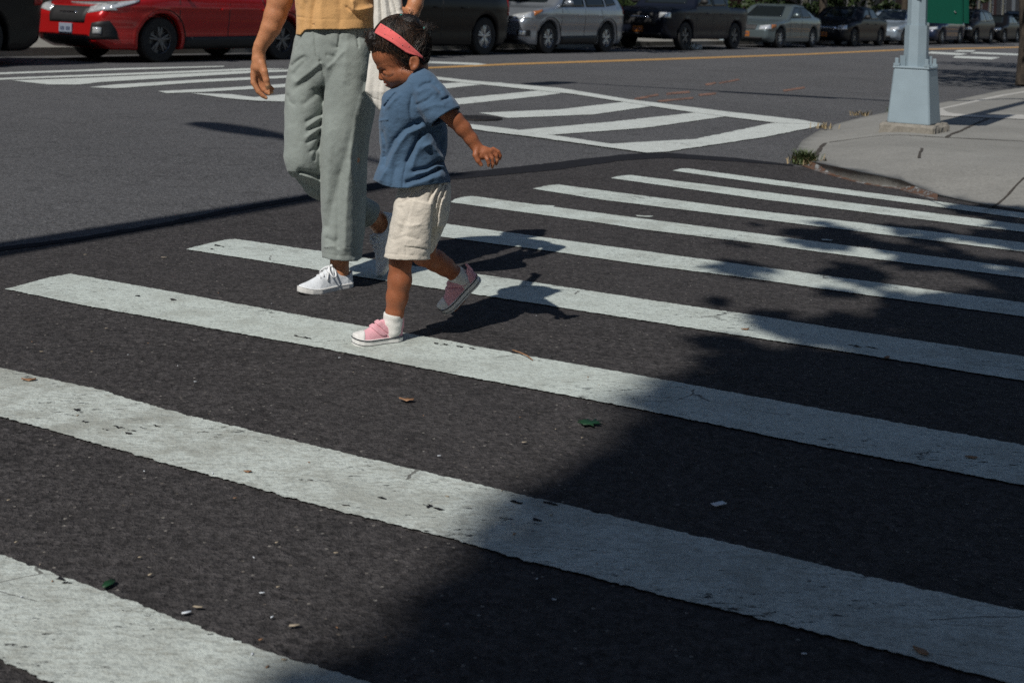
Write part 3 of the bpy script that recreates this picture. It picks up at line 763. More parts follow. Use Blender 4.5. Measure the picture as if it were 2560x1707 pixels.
arm.tube([a0 + (a1 - a0) * t for t in np.linspace(0, 1, 14)], np.linspace(.075, .035, 14), 8); arm.tube([a0 + (a1 - a0) * .38 + [0, 0, -.12], a0 + (a1 - a0) * .62 + [0, 0, -.1]], .1, 8)
arm.build('mast_arm', M['steel_paint'], post)
sh = MB(); e = a1 + np.array([.1, 0, -.45]); sh.box(e, (.36, .26, .95), None, .03)
for k in range(3): sh.lathe([(.0, 0), (.11, 0), (.12, .12), (.10, .12)], 16, np.array(Matrix.Rotation(math.pi / 2, 3, 'X')), e + np.array([0, -.13, .3 - .3 * k]))
sh.build('signal_head', M['trim'], post, smooth=False)
# green board hung on the post
w_s = pb[1] - .02
sg = MB(); A = Pw(2313, -60, w_s); B = Pw(2403, -60, w_s + .04); 
def board(x0, x1, yb, w, th):
    p = [Pw(x0, -520, w), Pw(x1, -520, w), Pw(x1, yb + (x1 - x0) * .05, w), Pw(x0, yb, w)]
    return [*p, *[q + np.array([0.02, th, 0]) for q in p]], [(0, 3, 2, 1), (4, 5, 6, 7), (0, 1, 5, 4), (1, 2, 6, 5), (2, 3, 7, 6), (3, 0, 4, 7)]
sgo = empty('sign_board', Pw(2313, 57, w_s)); tag(sgo, 'large dark green metal board fixed to the lamp post', 'sign')
mb = MB(); V_, F_ = board(2312, 2402, 57, w_s, .004); mb.add(np.array(V_) - np.array(sgo.location), F_); mb.build('front_panel', M['sign_green'], sgo, smooth=False)
mb = MB(); V_, F_ = board(2395, 2417, 58, w_s + .03, .004); mb.add(np.array(V_) - np.array(sgo.location), F_); mb.build('back_panel', M['sign_green'], sgo, smooth=False)
mb = MB(); p = Pw(2388, 31, w_s - .004) - np.array(sgo.location); mb.lathe([(0, -.008), (.008, -.006), (.011, 0), (.011, .004)], 10, np.array(Matrix.Rotation(-math.pi / 2, 3, 'X')), p); mb.build('bolt', M['chrome'], sgo)

# street lamp on the near corner: stands left of the frame, its shadow falls across the road
LPX, LPY = -4.61, 1.17
lamp = empty('street_lamp', (LPX, LPY, 0)); tag(lamp, 'tall street lamp whose shadow lies across the road at left', 'street lamp')
mb = MB(); mb.lathe([(.17, 0), (.17, .5), (.12, .55), (.16, .6), (.148, 5), (.10, 9.0), (0, 9.02)], 16); mb.build('pole', M['steel_paint'], lamp)
mb = MB(); v = np.array([-2.36, 2.4, 0]); mb.tube([np.array([0, 0, 8.8]) + v * t + np.array([0, 0, .5 * math.sin(t * 1.6)]) for t in np.linspace(0, .8, 10)], .04, 8); mb.build('arm', M['steel_paint'], lamp)
mb = MB(); mb.tube([np.array([0, 0, 9.28]) + v * t for t in (.62, .7, .85, 1.0, 1.04)], [.05, .12, .17, .13, .04], 10); mb.build('lamp_head', M['steel_paint'], lamp)

# --- trees
def limbs(base, top, r, n, spread, seed, z0=.45):
    rr = np.random.RandomState(seed); mb = MB(); base = np.array(base, float); top = np.array(top, float)
    k = 9; P = [base + (top - base) * t + np.array([rr.uniform(-.08, .08), rr.uniform(-.08, .08), 0]) * (t > 0) for t in np.linspace(0, 1, k)]
    mb.tube(P, [r * 1.35, r * 1.05] + list(np.linspace(r, r * .3, k - 2)), 10)
    for i in range(n):
        t = rr.uniform(z0, .95); p = base + (top - base) * t; a = rr.uniform(0, 6.28); L = spread * rr.uniform(.5, 1.0)
        e = p + np.array([math.cos(a) * L, math.sin(a) * L, L * rr.uniform(.3, .9)])
        m = (p + e) / 2 + np.array([0, 0, .12 * L]); mb.tube([p, m, e], [r * .4, r * .25, r * .06], 6)
        for _ in range(3):
            f = m + (e - m) * rr.uniform(0, 1); g = f + rr.uniform(-.5, .5, 3) * L * .7; mb.tube([f, (f + g) / 2 + [0, 0, .05], g], [r * .1, r * .06, .01], 4)
    return mb
def leafcloud(C, size, seed, flat=0.0):
    rr = np.random.RandomState(seed); n = len(C)
    a = rr.normal(size=(n, 3)); a /= np.linalg.norm(a, axis=1, keepdims=True)
    b = rr.normal(size=(n, 3)); b -= a * (a * b).sum(1, keepdims=True); b /= np.linalg.norm(b, axis=1, keepdims=True)
    s = size * rr.uniform(.6, 1.25, (n, 1)); nrm = np.cross(a, b)
    V = np.stack([C - a * s, C + b * s * .55 + nrm * s * .12, C + a * s, C - b * s * .55 + nrm * s * .12], 1).reshape(-1, 3)
    return V, np.arange(4 * n).reshape(n, 4)
def blobs(cs, n, seed):
    rr = np.random.RandomState(seed); out = []
    w = np.array([c[3] ** 2 for c in cs]); w = w / w.sum()
    for (x, y, z, r), k in zip(cs, (w * n).astype(int)):
        d = rr.normal(size=(k, 3)); d /= np.linalg.norm(d, axis=1, keepdims=True); rad = r * rr.uniform(.25, 1, (k, 1)) ** .5
        out.append(np.array([x, y, z]) + d * rad * np.array([1, 1, .8]))
    return np.concatenate(out)
def tree(base, H, R, seed, label, group, n=2600, size=.16, r=.17, low=.42, mat='leaf_far'):
    t = empty('street_tree', base); tag(t, label, 'tree', group)
    rr = np.random.RandomState(seed)
    limbs((0, 0, -.02), (rr.uniform(-.2, .2), rr.uniform(-.2, .2), H * .82), r, 7, R * .8, seed).build('trunk', M['bark'], t)
    cs = [(rr.uniform(-.75, .75) * R, rr.uniform(-.75, .75) * R, H * rr.uniform(low + .08, .95), R * rr.uniform(.35, .6)) for _ in range(11)]
    V, Fq = leafcloud(blobs(cs, n, seed + 1), size, seed + 2)
    meshobj('crown', V, Fq, M[mat], t, smooth=False)
    return t
# big street tree standing behind the camera at left: shades the right of the crosswalk
SH = [(-.24, 1.9), (-.1, 2.3), (.06, 2.7), (.46, 3.5), (.68, 3.9), (1.05, 4.4), (1.62, 5.05), (2.35, 5.7), (3.5, 6.4), (5.2, 7.0), (6.5, 5), (6.5, 0), (2, -1.2), (-.4, .6)]
rr = np.random.RandomState(21); n = 110000
XY = np.c_[rr.uniform(-.7, 6.8, n), rr.uniform(-1.4, 7.9, n)]
dd = sd_poly2(XY[:, 0], XY[:, 1], SH) + rr.normal(0, .045, n)
# ragged edge: leafy at the far side, fuller at the near side
e = .10 * vnoise(np.c_[XY, np.zeros(n)], 1.5, 4) + .12 * vnoise(np.c_[XY, np.zeros(n)], 4.0, 6)
far = np.clip((XY[:, 1] - 3.4) / 1.2, 0, 1)
keep = (dd + e * (0.5 + 0.5 * far) < 0.0 + .12 * far)
Q_ = XY @ np.array([[.86, -.51], [.51, .86]]) * [1.0, .55]
gap = vnoise(np.c_[Q_, np.zeros(n)], 3.6, 14) + 1.0 * vnoise(np.c_[Q_, np.zeros(n)], 8.0, 16) + .75 * vnoise(np.c_[Q_, np.zeros(n)], 16, 18)
thr = np.interp(dd, [-.9, -.45, -.1, .4, 1.2], [-2.4, -.9, -.1, .30, .85])
keep = np.where(far > .5, (dd < 1.2) & (gap > thr), keep)
keep &= (XY[:, 0] > .66 + .05 * (XY[:, 1] - 4)) | (dd < 0.04)
XY = XY[keep]; z = np.where(np.clip((XY[:, 1] - 3.4) / 1.2, 0, 1) > .3, rr.uniform(4.8, 7.0, len(XY)), rr.uniform(8.5, 12.5, len(XY)))
Cc = np.c_[XY[:, 0] - SDX * z, XY[:, 1] - SDY * z, z]
tb_ = np.array([-2.7, -5.6, 0.0])
bt = empty('street_tree', tb_); tag(bt, 'tall leafy tree on the near corner that shades the crosswalk', 'tree', 'street trees')
limbs((0, 0, 0), (.6, 1.5, 8.0), .2, 9, 1.3, 5, .72).build('trunk', M['bark'], bt)
V, Fq = leafcloud(Cc - tb_, .10, 9); meshobj('crown', V, Fq, M['leaf'], bt, smooth=False)
# tree at the right edge, trunk in view, and trees along the far pavement
tree((8.27, 20.0, .1), 7.5, 3.4, 31, 'dark trunked street tree at the right edge of the frame', 'street trees', 3000, .15, .17, .5)
tree((11.3, 25.5, .1), 6.5, 2.8, 33, 'street tree further along the near pavement, beyond the right edge', 'street trees', 2400, .15, .15, .42)
TL = ['street tree beyond the left edge of the parked row', 'street tree behind the red crossover', 'street tree behind the silver crossover', 'street tree behind the grey green sedan', 'street tree left of the lamp post, far along the pavement',
      'street tree behind the green board', 'street tree in the distance at right', 'last street tree down the avenue', 'street tree at the far end of the avenue']
for i, t in enumerate([-12.5, 1.0, 12.2, 25.5, 36, 46, 58, 74]):
    p = row(t + .8, 3.1 + .15 * math.sin(i * 2.1)); p[2] = .14
    tree(p, 8.5 + 1.0 * math.sin(i), 3.5, 40 + i * 3, TL[i], 'street trees along the far pavement', 3600, .25, .16, .26)
# low planting strip
for i, t in enumerate([24.0, 27.5, 31.5, 36.0, 41.0, 46.5, 53, 60]):
    p = row(t, 6.6); p[2] = .1
    sb = empty('shrub', p); tag(sb, ['dark shrub behind the pickup bonnet', 'dark shrub behind the pickup tail', 'round shrub behind the grey green sedan', 'shrub behind the black sedan', 'shrub behind the small silver car', 'shrub behind the lamp post', 'shrub behind the green board', 'farthest shrub on the pavement'][i], 'shrub', 'shrubs along the house fronts')
    rr = np.random.RandomState(300 + i); cs = [(rr.uniform(-1.1, 1.1), rr.uniform(-.5, .5), rr.uniform(.4, 1.5), rr.uniform(.45, .8)) for _ in range(7)]
    V, Fq = leafcloud(blobs(cs, 900, 310 + i), .13, 320 + i); meshobj('foliage', V, Fq, M['leaf_far'], sb, smooth=False)
    mb = MB(); mb.tube([(0, 0, 0), (0.1, 0, .6), (.2, .1, 1.3)], [.05, .04, .02], 6); mb.tube([(0, 0, .1), (-.4, 0, .6), (-.6, .1, 1.2)], [.04, .03, .015], 6); mb.build('stem', M['bark'], sb)

# --- row houses beyond the far pavement
HL = ['brown brick row house behind the red crossover', 'dark red brick row house behind the black van', 'grey brick row house behind the silver crossover', 'brown brick row house behind the pickup', 'dark red row house behind the sedans', 'grey row house left of the lamp post', 'brown row house behind the green board', 'red row house at the far right', 'grey row house at the end of the avenue', 'last brown row house in the distance']
ang = math.atan2(d_row[1], d_row[0])
for i in range(10):
    t0 = -22 + i * 14.0; w = 13.9
    h = empty('row_house', row(t0, 9.2), ang); tag(h, HL[i], 'house', 'row houses along the avenue')
    bm_ = ['brick_a', 'brick_b', 'brick_c'][i % 3]
    mb = MB(); mb.box((w / 2, 5, 5.5), (w, 10, 11)); mb.build('wall', M[bm_], h, smooth=False)
    mb = MB(); mb.box((w / 2, -.16, .5), (w, .3, 1.0)); mb.build('base_course', M['stone'], h, smooth=False)
    mb = MB(); mb.box((w / 2, -.22, 10.9), (w, .42, .5)); mb.box((w / 2, -.14, 10.5), (w, .25, .25)); mb.build('cornice', M['stone'], h, smooth=False)
    for fl in range(3):
        for k in range(4):
            x = 1.9 + k * 3.35
            if fl == 0 and k == 1: continue
            mb = MB(); z = 2.5 + fl * 3.1
            for dx, dz, sx, sz in ((-.55, 0, .1, 1.9), (.55, 0, .1, 1.9), (0, .95, 1.2, .1), (0, -.95, 1.35, .14), (0, 0, 1.0, .06)): mb.box((x + dx, -.04, z + dz), (sx, .12, sz))
            f = mb.build('window', M['wframe'], h, smooth=False)
            mb = MB(); mb.box((x, -.012, z), (1.0, .03, 1.8)); mb.build('pane', M['window'], f, smooth=False)
    mb = MB(); x = 1.9 + 3.35
    mb.box((x, -.03, 1.95), (1.05, .08, 2.1)); dr = mb.build('door', M['wframe'], h, smooth=False)
    mb = MB()
    for q in range(5): mb.box((x, -.35 - .28 * (4 - q), .1 + .2 * q), (1.5, .29, .2))
    mb.build('stoop', M['stone'], h, smooth=False)

# unseen houses added behind the camera to block part of the sky light
for i, (x, y, rz) in enumerate([(1.5, -17.0, 0.0), (16.0, -17.0, 0.0), (-20, -15, .25)]):
    h = empty('row_house', (x, y, 0), rz); tag(h, ['near side brick house behind the crosswalk tree', 'near side brick house at the right behind the pavement', 'near side brick house at the left behind the street lamp'][i], 'house', 'row houses behind the viewer')
    mb = MB(); mb.box((7, 4.5, 6), (13.9, 9, 12)); mb.build('wall', M[['brick_c', 'brick_a', 'brick_b'][i]], h, smooth=False)
    mb = MB(); mb.box((7, 9.2, 11.8), (13.9, .45, .5)); mb.build('cornice', M['stone'], h, smooth=False)
    for fl in range(3):
        for k in range(4):
            mb = MB(); mb.box((1.9 + k * 3.35, 9.03, 2.5 + fl * 3.1), (1.15, .1, 1.95)); f = mb.build('window', M['wframe'], h, smooth=False)
            mb = MB(); mb.box((1.9 + k * 3.35, 9.09, 2.5 + fl * 3.1), (.95, .03, 1.75)); mb.build('pane', M['window'], f, smooth=False)

# pale pole between the parked cars and the houses
p = row(26.2, 2.7); p[2] = .13
lp = empty('far_lamp_post', p); tag(lp, 'pale lamp post on the far pavement behind the grey green sedan', 'lamp post')
mb = MB(); mb.lathe([(.16, 0), (.16, .5), (.11, .56), (.095, .6), (.08, 6), (0, 6.02)], 16); mb.build('pole', M['steel_paint'], lp)

# --- weeds and litter
gp = Gp(2012, 410, .01)
gt = empty('grass_tuft', gp); tag(gt, 'green weed tuft growing at the kerb corner', 'grass tuft')
def blades(n, L, spread, seed, lean):
    rr = np.random.RandomState(seed); mb = MB()
    for _ in range(n):
        a = rr.uniform(0, 6.28); b = np.array([rr.normal(0, spread), rr.normal(0, spread * .6), 0]); l = L * rr.uniform(.5, 1.1)
        d = np.array([math.cos(a), math.sin(a), 0]) * lean * l; s = np.array([-math.sin(a), math.cos(a), 0]) * .0045
        p1 = b + d * .4 + [0, 0, l * .6]; p2 = b + d + [0, 0, l * .85]
        mb.add([b - s, b + s, p1 + s * .8, p1 - s * .8, p2], [(0, 1, 2, 3), (3, 2, 4)])
    return mb
blades(230, .125, .042, 1, .55).build('green_blades', M['grass'], gt); blades(80, .085, .055, 2, .9).build('dry_blades', M['straw'], gt)
for i, (x, y, n) in enumerate([(2150, 290, 50), (2235, 283, 50), (2060, 322, 40)]):
    g = blades(n, .07, .05, 20 + i, .8).build('kerb_weed', M['straw'] if i != 1 else M['grass']); g.location = Gp(x, y, .03)
    tag(g, ['dry weed on the far kerb left of the post', 'small green weed on the kerb by the post footing', 'dry weed beside the pointed end of the hatched box'][i], 'weed')

def leaf_obj(px, py, pts, L, rot, mat, name, label, cat, curl=.15, z=.012, group=None):
    P = np.array(pts, float); P -= P.mean(0); c, s = math.cos(rot), math.sin(rot)
    P = P @ np.array([[c, s], [-s, c]]) * L
    o3 = Gp(px, py, z); n = len(P)
    zz = .4 * curl * L * (np.abs(P[:, 0]) / L * 1.2 + .3 * np.sin(np.arange(n) * 2.4))
    V = [(0, 0, 0)] + [(x, y, h) for (x, y), h in zip(P, zz)] ; V += [(x, y, h - .0012) for x, y, h in V]
    Fc = [(0, 1 + k, 1 + (k + 1) % n) for k in range(n)] + [(n + 1, n + 2 + (k + 1) % n, n + 2 + k) for k in range(n)] + [(1 + k, n + 2 + k, n + 2 + (k + 1) % n, 1 + (k + 1) % n) for k in range(n)]
    o = meshobj(name, V, Fc, M[mat]); o.location = o3; tag(o, label, cat, group); return o
MAPLE = [(0, -.5), (.08, -.2), (.45, -.3), (.35, -.08), (.62, .05), (.38, .12), (.45, .38), (.2, .28), (.1, .55), (0, .4), (-.12, .56), (-.2, .28), (-.44, .36), (-.36, .1), (-.6, .02), (-.36, -.08), (-.42, -.3), (-.08, -.2)]
OVAL = [(.5 * math.cos(a), .24 * math.sin(a) * (1 + .25 * math.cos(a))) for a in np.linspace(0, 6.283, 14)[:-1]]
CHIP = [(-.5, -.14), (-.1, -.2), (.45, -.12), (.5, .1), (.1, .2), (-.42, .15)]
leaf_obj(1473, 1055, MAPLE, .058, .3, 'leaf_fresh', 'fallen_leaf', 'lobed green leaf lying in the dark gap right of centre', 'leaf', .2)
leaf_obj(271, 1457, OVAL, .035, 1.3, 'leaf_fresh', 'fallen_leaf', 'small oval green leaf at lower left beside the front bar', 'leaf')
leaf_obj(1016, 998, OVAL, .042, -.15, 'leaf_dry', 'fallen_leaf', 'tan dry leaf on asphalt below the pink shoe', 'leaf', .3)
leaf_obj(72, 948, OVAL, .04, .1, 'leaf_dry', 'fallen_leaf', 'tan dry leaf on the bar edge at the left', 'leaf', .3)
leaf_obj(619, 1177, OVAL, .018, .1, 'leaf_dry', 'fallen_leaf', 'small brown leaf on the second bar near its middle', 'leaf', .3)
leaf_obj(1863, 822, OVAL, .030, .2, 'leaf_dry', 'fallen_leaf', 'reddish brown leaf on a shaded bar at right', 'leaf', .3)
leaf_obj(2217, 893, OVAL, .03, 1.0, 'leaf_dry', 'fallen_leaf', 'curled dark leaf on the shaded bar at right edge', 'leaf', .5)
leaf_obj(2428, 1141, OVAL, .03, -.2, 'leaf_dry', 'fallen_leaf', 'brown leaf on the shaded bar near the right edge', 'leaf')
leaf_obj(2301, 1624, OVAL, .032, -1.0, 'leaf_dry', 'fallen_leaf', 'dark leaf on the shaded bar at the lower right', 'leaf')
leaf_obj(1797, 1258, [(-.5, -.24), (.5, -.24), (.5, .24), (-.5, .24)], .034, .55, 'paper', 'paper_scrap', 'white paper scrap on the dark shaded asphalt', 'paper scrap', .05)
CH = [(466, 1529, .022, .5), (495, 1515, .022, -.1), (736, 1561, .024, .3), (376, 1434, .014, 1.0), (655, 1480, .012, .2), (1311, 1104, .018, .4), (695, 1465, .01, .6), (710, 1646, .012, 0), (2010, 1632, .012, 0), (230, 878, .01, 0), (104, 878, .014, 0), (266, 820, .012, .3), (488, 953, .01, 0), (213, 636, .016, 0), (410, 643, .03, 0), (350, 1391, .01, .4), (1098, 1138, .012, .3), (840, 1000 + 380, .012, .2)]
for i, (x, y, L, r) in enumerate(CH):
    leaf_obj(x, y, CHIP, L * .8, r, 'chip' if i % 4 else 'paper', 'wood_chip', 'pale chip of wood or gum on the road surface', 'chip', .15, .011, 'pale chips scattered on the road')
rr = np.random.RandomState(77)
for i in range(46):
    x = rr.uniform(0, 1500) if i < 52 else rr.uniform(1500, 2500); y = rr.uniform(560, 1690)
    leaf_obj(x, y, CHIP, rr.uniform(.004, .009), rr.uniform(0, 3), ['chip', 'leaf_dry', 'paper'][i % 3], 'wood_chip', 'tiny fleck of bark or grit on the asphalt', 'fleck', .15, .011, 'tiny flecks scattered on the road')
tw = MB(); tw.tube([Gp(1282, 875, .012), Gp(1300, 881, .016), Gp(1318, 889, .016), Gp(1332, 900, .012)], [.0018, .0022, .002, .0015], 6); tag(tw.build('twig', M['leaf_dry']), 'thin tan twig lying on the edge of the bar right of the pink shoe', 'twig')
b = MB(); p0 = Gp(1733, 124)
def bagfn(P): return np.linalg.norm((P - p0 - np.array([0, 0, .07])) / np.array([1.5, 1, .72]), axis=1) - .17 + .05 * vnoise(P, 9, 3) + .03 * vnoise(P, 22, 5)
V, Fq = polygonise(bagfn, p0 - [.35, .3, .1], p0 + [.35, .3, .35], .02, 1); V[:, 2] = np.maximum(V[:, 2], .003)
tag(meshobj('plastic_bag', V, Fq, M['plastic']), 'crumpled white plastic bag on the road beside the dark pickup', 'plastic bag')
# ------------------------------------------------------------------ parked cars
def car_body(top, L, Wd, belt, wheels, wr, nose=.16, tail=.12, ground=.2):
    """top: roof line (x,z) from front to back. returns sdf in car frame (x back, y across, z up)"""
    poly = [(0.0, ground + .12)] + list(top) + [(L, ground + .14), (L - .25, ground), (.3, ground)]
    poly = np.array(poly)
    def fn(P):
        x, y, z = P[:, 0], np.abs(P[:, 1]), P[:, 2]
        side = sd_poly2(x, z, poly)
        u = np.clip(x / L, 0, 1)
        hw = Wd / 2 - nose * np.clip(1 - x / .9, 0, 1) ** 2 - tail * np.clip((x - L + .7) / .7, 0, 1) ** 2
        hw = hw - .34 * np.clip(z - belt, 0, 1) - .10 * np.clip(belt - .28 - z, 0, 1) ** 1.0 * .8
        hw = hw + .012 * np.exp(-((z - belt + .12) / .05) ** 2) - .012 * np.exp(-((z - .52) / .09) ** 2)
        d = smax(side, y - hw, .09)
        for wx in wheels:
            a = np.hypot(x - wx, z - wr); flare = .018 * np.exp(-((a - wr - .07) / .05) ** 2)
            d = d - flare * (y > Wd * .25)
            d = smax(d, -np.maximum(a - (wr + .065), .62 - y), .025)
        return d
    return fn

def trace(fn, O, D, n=48):
    P = O.copy()
    for _ in range(n): P = P + D * np.clip(fn(P), -.05, .4)[:, None] * .85
    return P

def patch(fn, quad, kind, off, mat, name, parent, n=12, m=8, thick=.02, Wd=2.0, L=4.5):
    """panel lying on the body. quad: 4 corners; kind side: (x,z), front: (y,z), back: (y,z), top: (x,y)"""
    q = np.array(quad, float)
    u, v = np.meshgrid(np.linspace(0, 1, n), np.linspace(0, 1, m)); u = u.ravel()[:, None]; v = v.ravel()[:, None]
    p = (q[0] * (1 - u) + q[1] * u) * (1 - v) + (q[3] * (1 - u) + q[2] * u) * v
    z = np.zeros(len(p))
    if kind == 'side': O = np.c_[p[:, 0], z - Wd / 2 - .25, p[:, 1]]; D = np.array([0, 1., 0])
    elif kind == 'front': O = np.c_[z - .3, p]; D = np.array([1., 0, 0])
    elif kind == 'back': O = np.c_[z + L + .3, p]; D = np.array([-1., 0, 0])
    else: O = np.c_[p, z + 2.4]; D = np.array([0, 0, -1.])
    S = trace(fn, O, D[None])
    e = 1e-3; g = np.stack([fn(S + np.eye(3)[i] * e) - fn(S - np.eye(3)[i] * e) for i in range(3)], 1); g /= np.linalg.norm(g, axis=1, keepdims=True) + 1e-9
    A = S + g * off; B = S - g * thick; V = np.vstack([A, B]); N = n * m
    F_ = []
    for j in range(m - 1):
        for i in range(n - 1):
            a = j * n + i; F_.append((a, a + 1, a + n + 1, a + n))
    rim = list(range(n)) + [j * n + n - 1 for j in range(1, m)] + list(range(N - 2, N - n - 1, -1)) + [j * n for j in range(m - 2, 0, -1)]
    F_ += [(a, a + N, b + N, b) for a, b in zip(rim, rim[1:] + rim[:1])]
    if kind in ('front', 'top'): F_ = [f[::-1] for f in F_]
    return meshobj(name, V, F_, mat, parent)

def mk_wheel(parent, x, y, r, side, rimmat, spokes=5, w=.21):
    RX = np.array(Matrix.Rotation(0, 3, 'X'))
    tprof = [(r * .60, w / 2), (r * .68, w / 2), (r * .93, w / 2 * .98), (r, w / 2 * .75), (r, -w / 2 * .75), (r * .93, -w / 2), (r * .6, -w / 2)]
    root = empty('wheel'); root.parent = parent; root.location = (x, y, r)
    mb = MB(); mb.lathe(tprof[::-1] if True else tprof, 32, axis='y'); mb.build('tyre', M['tyre'], root)
    mb = MB(); s = side
    mb.lathe([(r * .63, s * w * .44), (r * .66, s * w * .47), (r * .60, s * w * .40), (r * .575, s * w * .12), (0, s * w * .10)], 32, axis='y')
    for k in range(spokes):
        a = 2 * math.pi * k / spokes + .3; R = np.array(Matrix.Rotation(-a, 3, 'Y'))
        for da in ((-.16, .16) if spokes == 5 else (0,)):
            R2 = np.array(Matrix.Rotation(-(a + da), 3, 'Y'))
            mb.box(R2 @ np.array([r * .33, s * w * .36, 0]), (r * .56, w * .12, r * (.085 if spokes == 5 else .11)), R2, .004)
    mb.lathe([(0, s * w * .46), (r * .10, s * w * .46), (r * .13, s * w * .40), (r * .13, s * w * .2)], 16, axis='y')
    mb.build('rim', rimmat, root)
    return root

def make_car(name, label, cat, t_front, top, L, Wd, belt, wheels, wr, col, win, wind=None, rear=None, lamp=None, grille=None, plate='plate_white', cladding=False,
             rimmat='rim', vox=.035, tail=None, intake=None, off=.0, group=None, seams=(), fog=None, mirror=None, spokes=5, chromebar=None, pol=True, ground=.2, rails=False, emblem=None, rough=.30, metal=.25):
    ang = math.atan2(d_row[1], d_row[0])
    root = empty(name, row(t_front, off + Wd / 2), ang); tag(root, label, cat, group)
    fn = car_body(top, L, Wd, belt, wheels, wr, ground=ground)
    V, Fq = polygonise(fn, (-.1, -Wd / 2 - .1, .05), (L + .1, Wd / 2 + .1, 2.05), vox, 2)
    body = meshobj('body', V, Fq, carpaint(name + '_paint', col, rough, metal), root)
    kw = dict(Wd=Wd, L=L)
    for q in win:
        w_ = patch(fn, q, 'side', .006, M['glass'], 'side_window', root, 10, 8, **kw)
        m2 = [(a, -b, c) for a, b, c in [tuple(v.co) for v in w_.data.vertices]]
        meshobj('side_window', m2, [tuple(p.vertices)[::-1] for p in w_.data.polygons], M['glass'], root)
    if wind: patch(fn, wind, 'front', .006, M['glass'], 'windscreen', root, 14, 10, **kw)
    if rear: patch(fn, rear, 'back', .006, M['glass'], 'rear_window', root, 12, 8, **kw)
    if lamp:
        for q in lamp['front']: patch(fn, q, 'front', .012, M['lamp'], 'headlight', root, 8, 5, **kw)
        if 'side' in lamp: patch(fn, lamp['side'], 'side', .011, M[lamp.get('smat', 'lamp')], lamp.get('sname', 'headlight'), root, 8, 5, **kw)
    if grille: patch(fn, grille, 'front', .010, M['trim'], 'grille', root, 10, 6, **kw)
    if intake: patch(fn, intake, 'front', .010, M['trim'], 'lower_intake', root, 10, 5, **kw)
    if chromebar: patch(fn, chromebar, 'front', .02, M['chrome'], 'chrome_bar', root, 10, 3, **kw)
    if fog:
        patch(fn, fog, 'front', .011, M['trim'], 'fog_lamp_housing', root, 6, 6, **kw)
        c = np.mean(np.array(fog), 0); f2 = [(c[0] - .05, c[1] - .05), (c[0] + .05, c[1] - .05), (c[0] + .05, c[1] + .05), (c[0] - .05, c[1] + .05)]
        patch(fn, f2, 'front', .018, M['lamp'], 'fog_lamp', root, 4, 4, **kw)
    if tail: patch(fn, tail, 'side', .010, M['lamp_red'], 'tail_lamp', root, 6, 6, **kw)
    if cladding:
        for wx in wheels:
            n = 25; th = np.linspace(-.25, math.pi + .25, n)
            r1, r2 = wr + .062, wr + .135
            p1 = np.c_[wx + r1 * np.cos(th), wr + r1 * np.sin(th)]; p2 = np.c_[wx + r2 * np.cos(th), wr + r2 * np.sin(th)]
            pp = np.vstack([p1, p2]); S = trace(fn, np.c_[pp[:, 0], np.full(2 * n, -Wd / 2 - .2), np.maximum(pp[:, 1], ground + .02)], np.array([[0, 1., 0]]))
            S[:, 1] = np.clip(S[:, 1], -Wd / 2 - .03, -Wd / 2 + .14)
            S2 = S + [0, -.02, 0]; Vv = np.vstack([S2, S]); F_ = [(i, i + 1, n + i + 1, n + i) for i in range(n - 1)] + [(i, 2 * n + i, 2 * n + i + 1, i + 1) for i in range(n - 1)]
            meshobj('arch_trim', Vv, F_, M['trim'], root)
        patch(fn, [(wheels[0] + wr, ground + .02), (wheels[1] - wr, ground + .02), (wheels[1] - wr, ground + .22), (wheels[0] + wr, ground + .20)], 'side', .014, M['trim'], 'sill_trim', root, 14, 4, **kw)
    for (x0, z0, x1, z1) in seams:
        dx, dz = x1 - x0, z1 - z0; l = math.hypot(dx, dz); nx, nz = -dz / l * .008, dx / l * .008
        patch(fn, [(x0 - nx, z0 - nz), (x0 + nx, z0 + nz), (x1 + nx, z1 + nz), (x1 - nx, z1 - nz)], 'side', .002, M['trim'], 'door_gap', root, 2, 8, .01, **kw)
    for x in ([wheels[0] + 1.28, wheels[0] + 2.2] if pol else []):
        y = trace(fn, np.array([[x, -Wd / 2 - .2, belt - .13]]), np.array([[0, 1., 0]]))[0, 1]
        mb = MB(); mb.box((x, y - .018, belt - .13), (.19, .03, .032), None, .01); mb.build('door_handle', body.data.materials[0], root)
    for wx in wheels:
        mk_wheel(root, wx, -Wd / 2 + .14, wr, -1, M[rimmat], spokes); mk_wheel(root, wx, Wd / 2 - .14, wr, 1, M[rimmat], spokes)
    if plate:
        zc = (grille[0][1] if grille else .6) - .1 if not isinstance(plate, tuple) else plate[1]
        pm = plate if not isinstance(plate, tuple) else plate[0]
        x = trace(fn, np.array([[-.3, 0.0, zc]]), np.array([[1., 0, 0]]))[0, 0]
        mb = MB(); mb.box((x - .015, 0, zc), (.02, .31, .16), None, .005); po = mb.build('number_plate', M[pm], root, smooth=False)
        mb = MB()
        for k in range(7):
            if k != 3: mb.box((x - .026, -.105 + k * .035, zc), (.003, .02, .062 if k % 2 else .055))
        mb.build('plate_digits', M['plate_ink'], po, smooth=False)
    if mirror:
        mx, mz = mirror
        for sgn in (-1, 1):
            y = sgn * (Wd / 2 - .0)
            def mf(P, y=y, sgn=sgn): return smin(sd_ell(P, (mx, y + sgn * .12, mz + .05), (.075, .12, .085)), sd_cone(P, (mx + .02, y - sgn * .1, mz - .02), (mx + .02, y + sgn * .08, mz + .02), .03, .03), .03)
            V, Fq = polygonise(mf, (mx - .15, min(y - .3, y + .3), mz - .15), (mx + .15, max(y - .3, y + .3), mz + .2), .02, 1)
            meshobj('wing_mirror', V, Fq, body.data.materials[0] if col[0] + col[1] > .1 else M['trim'], root)
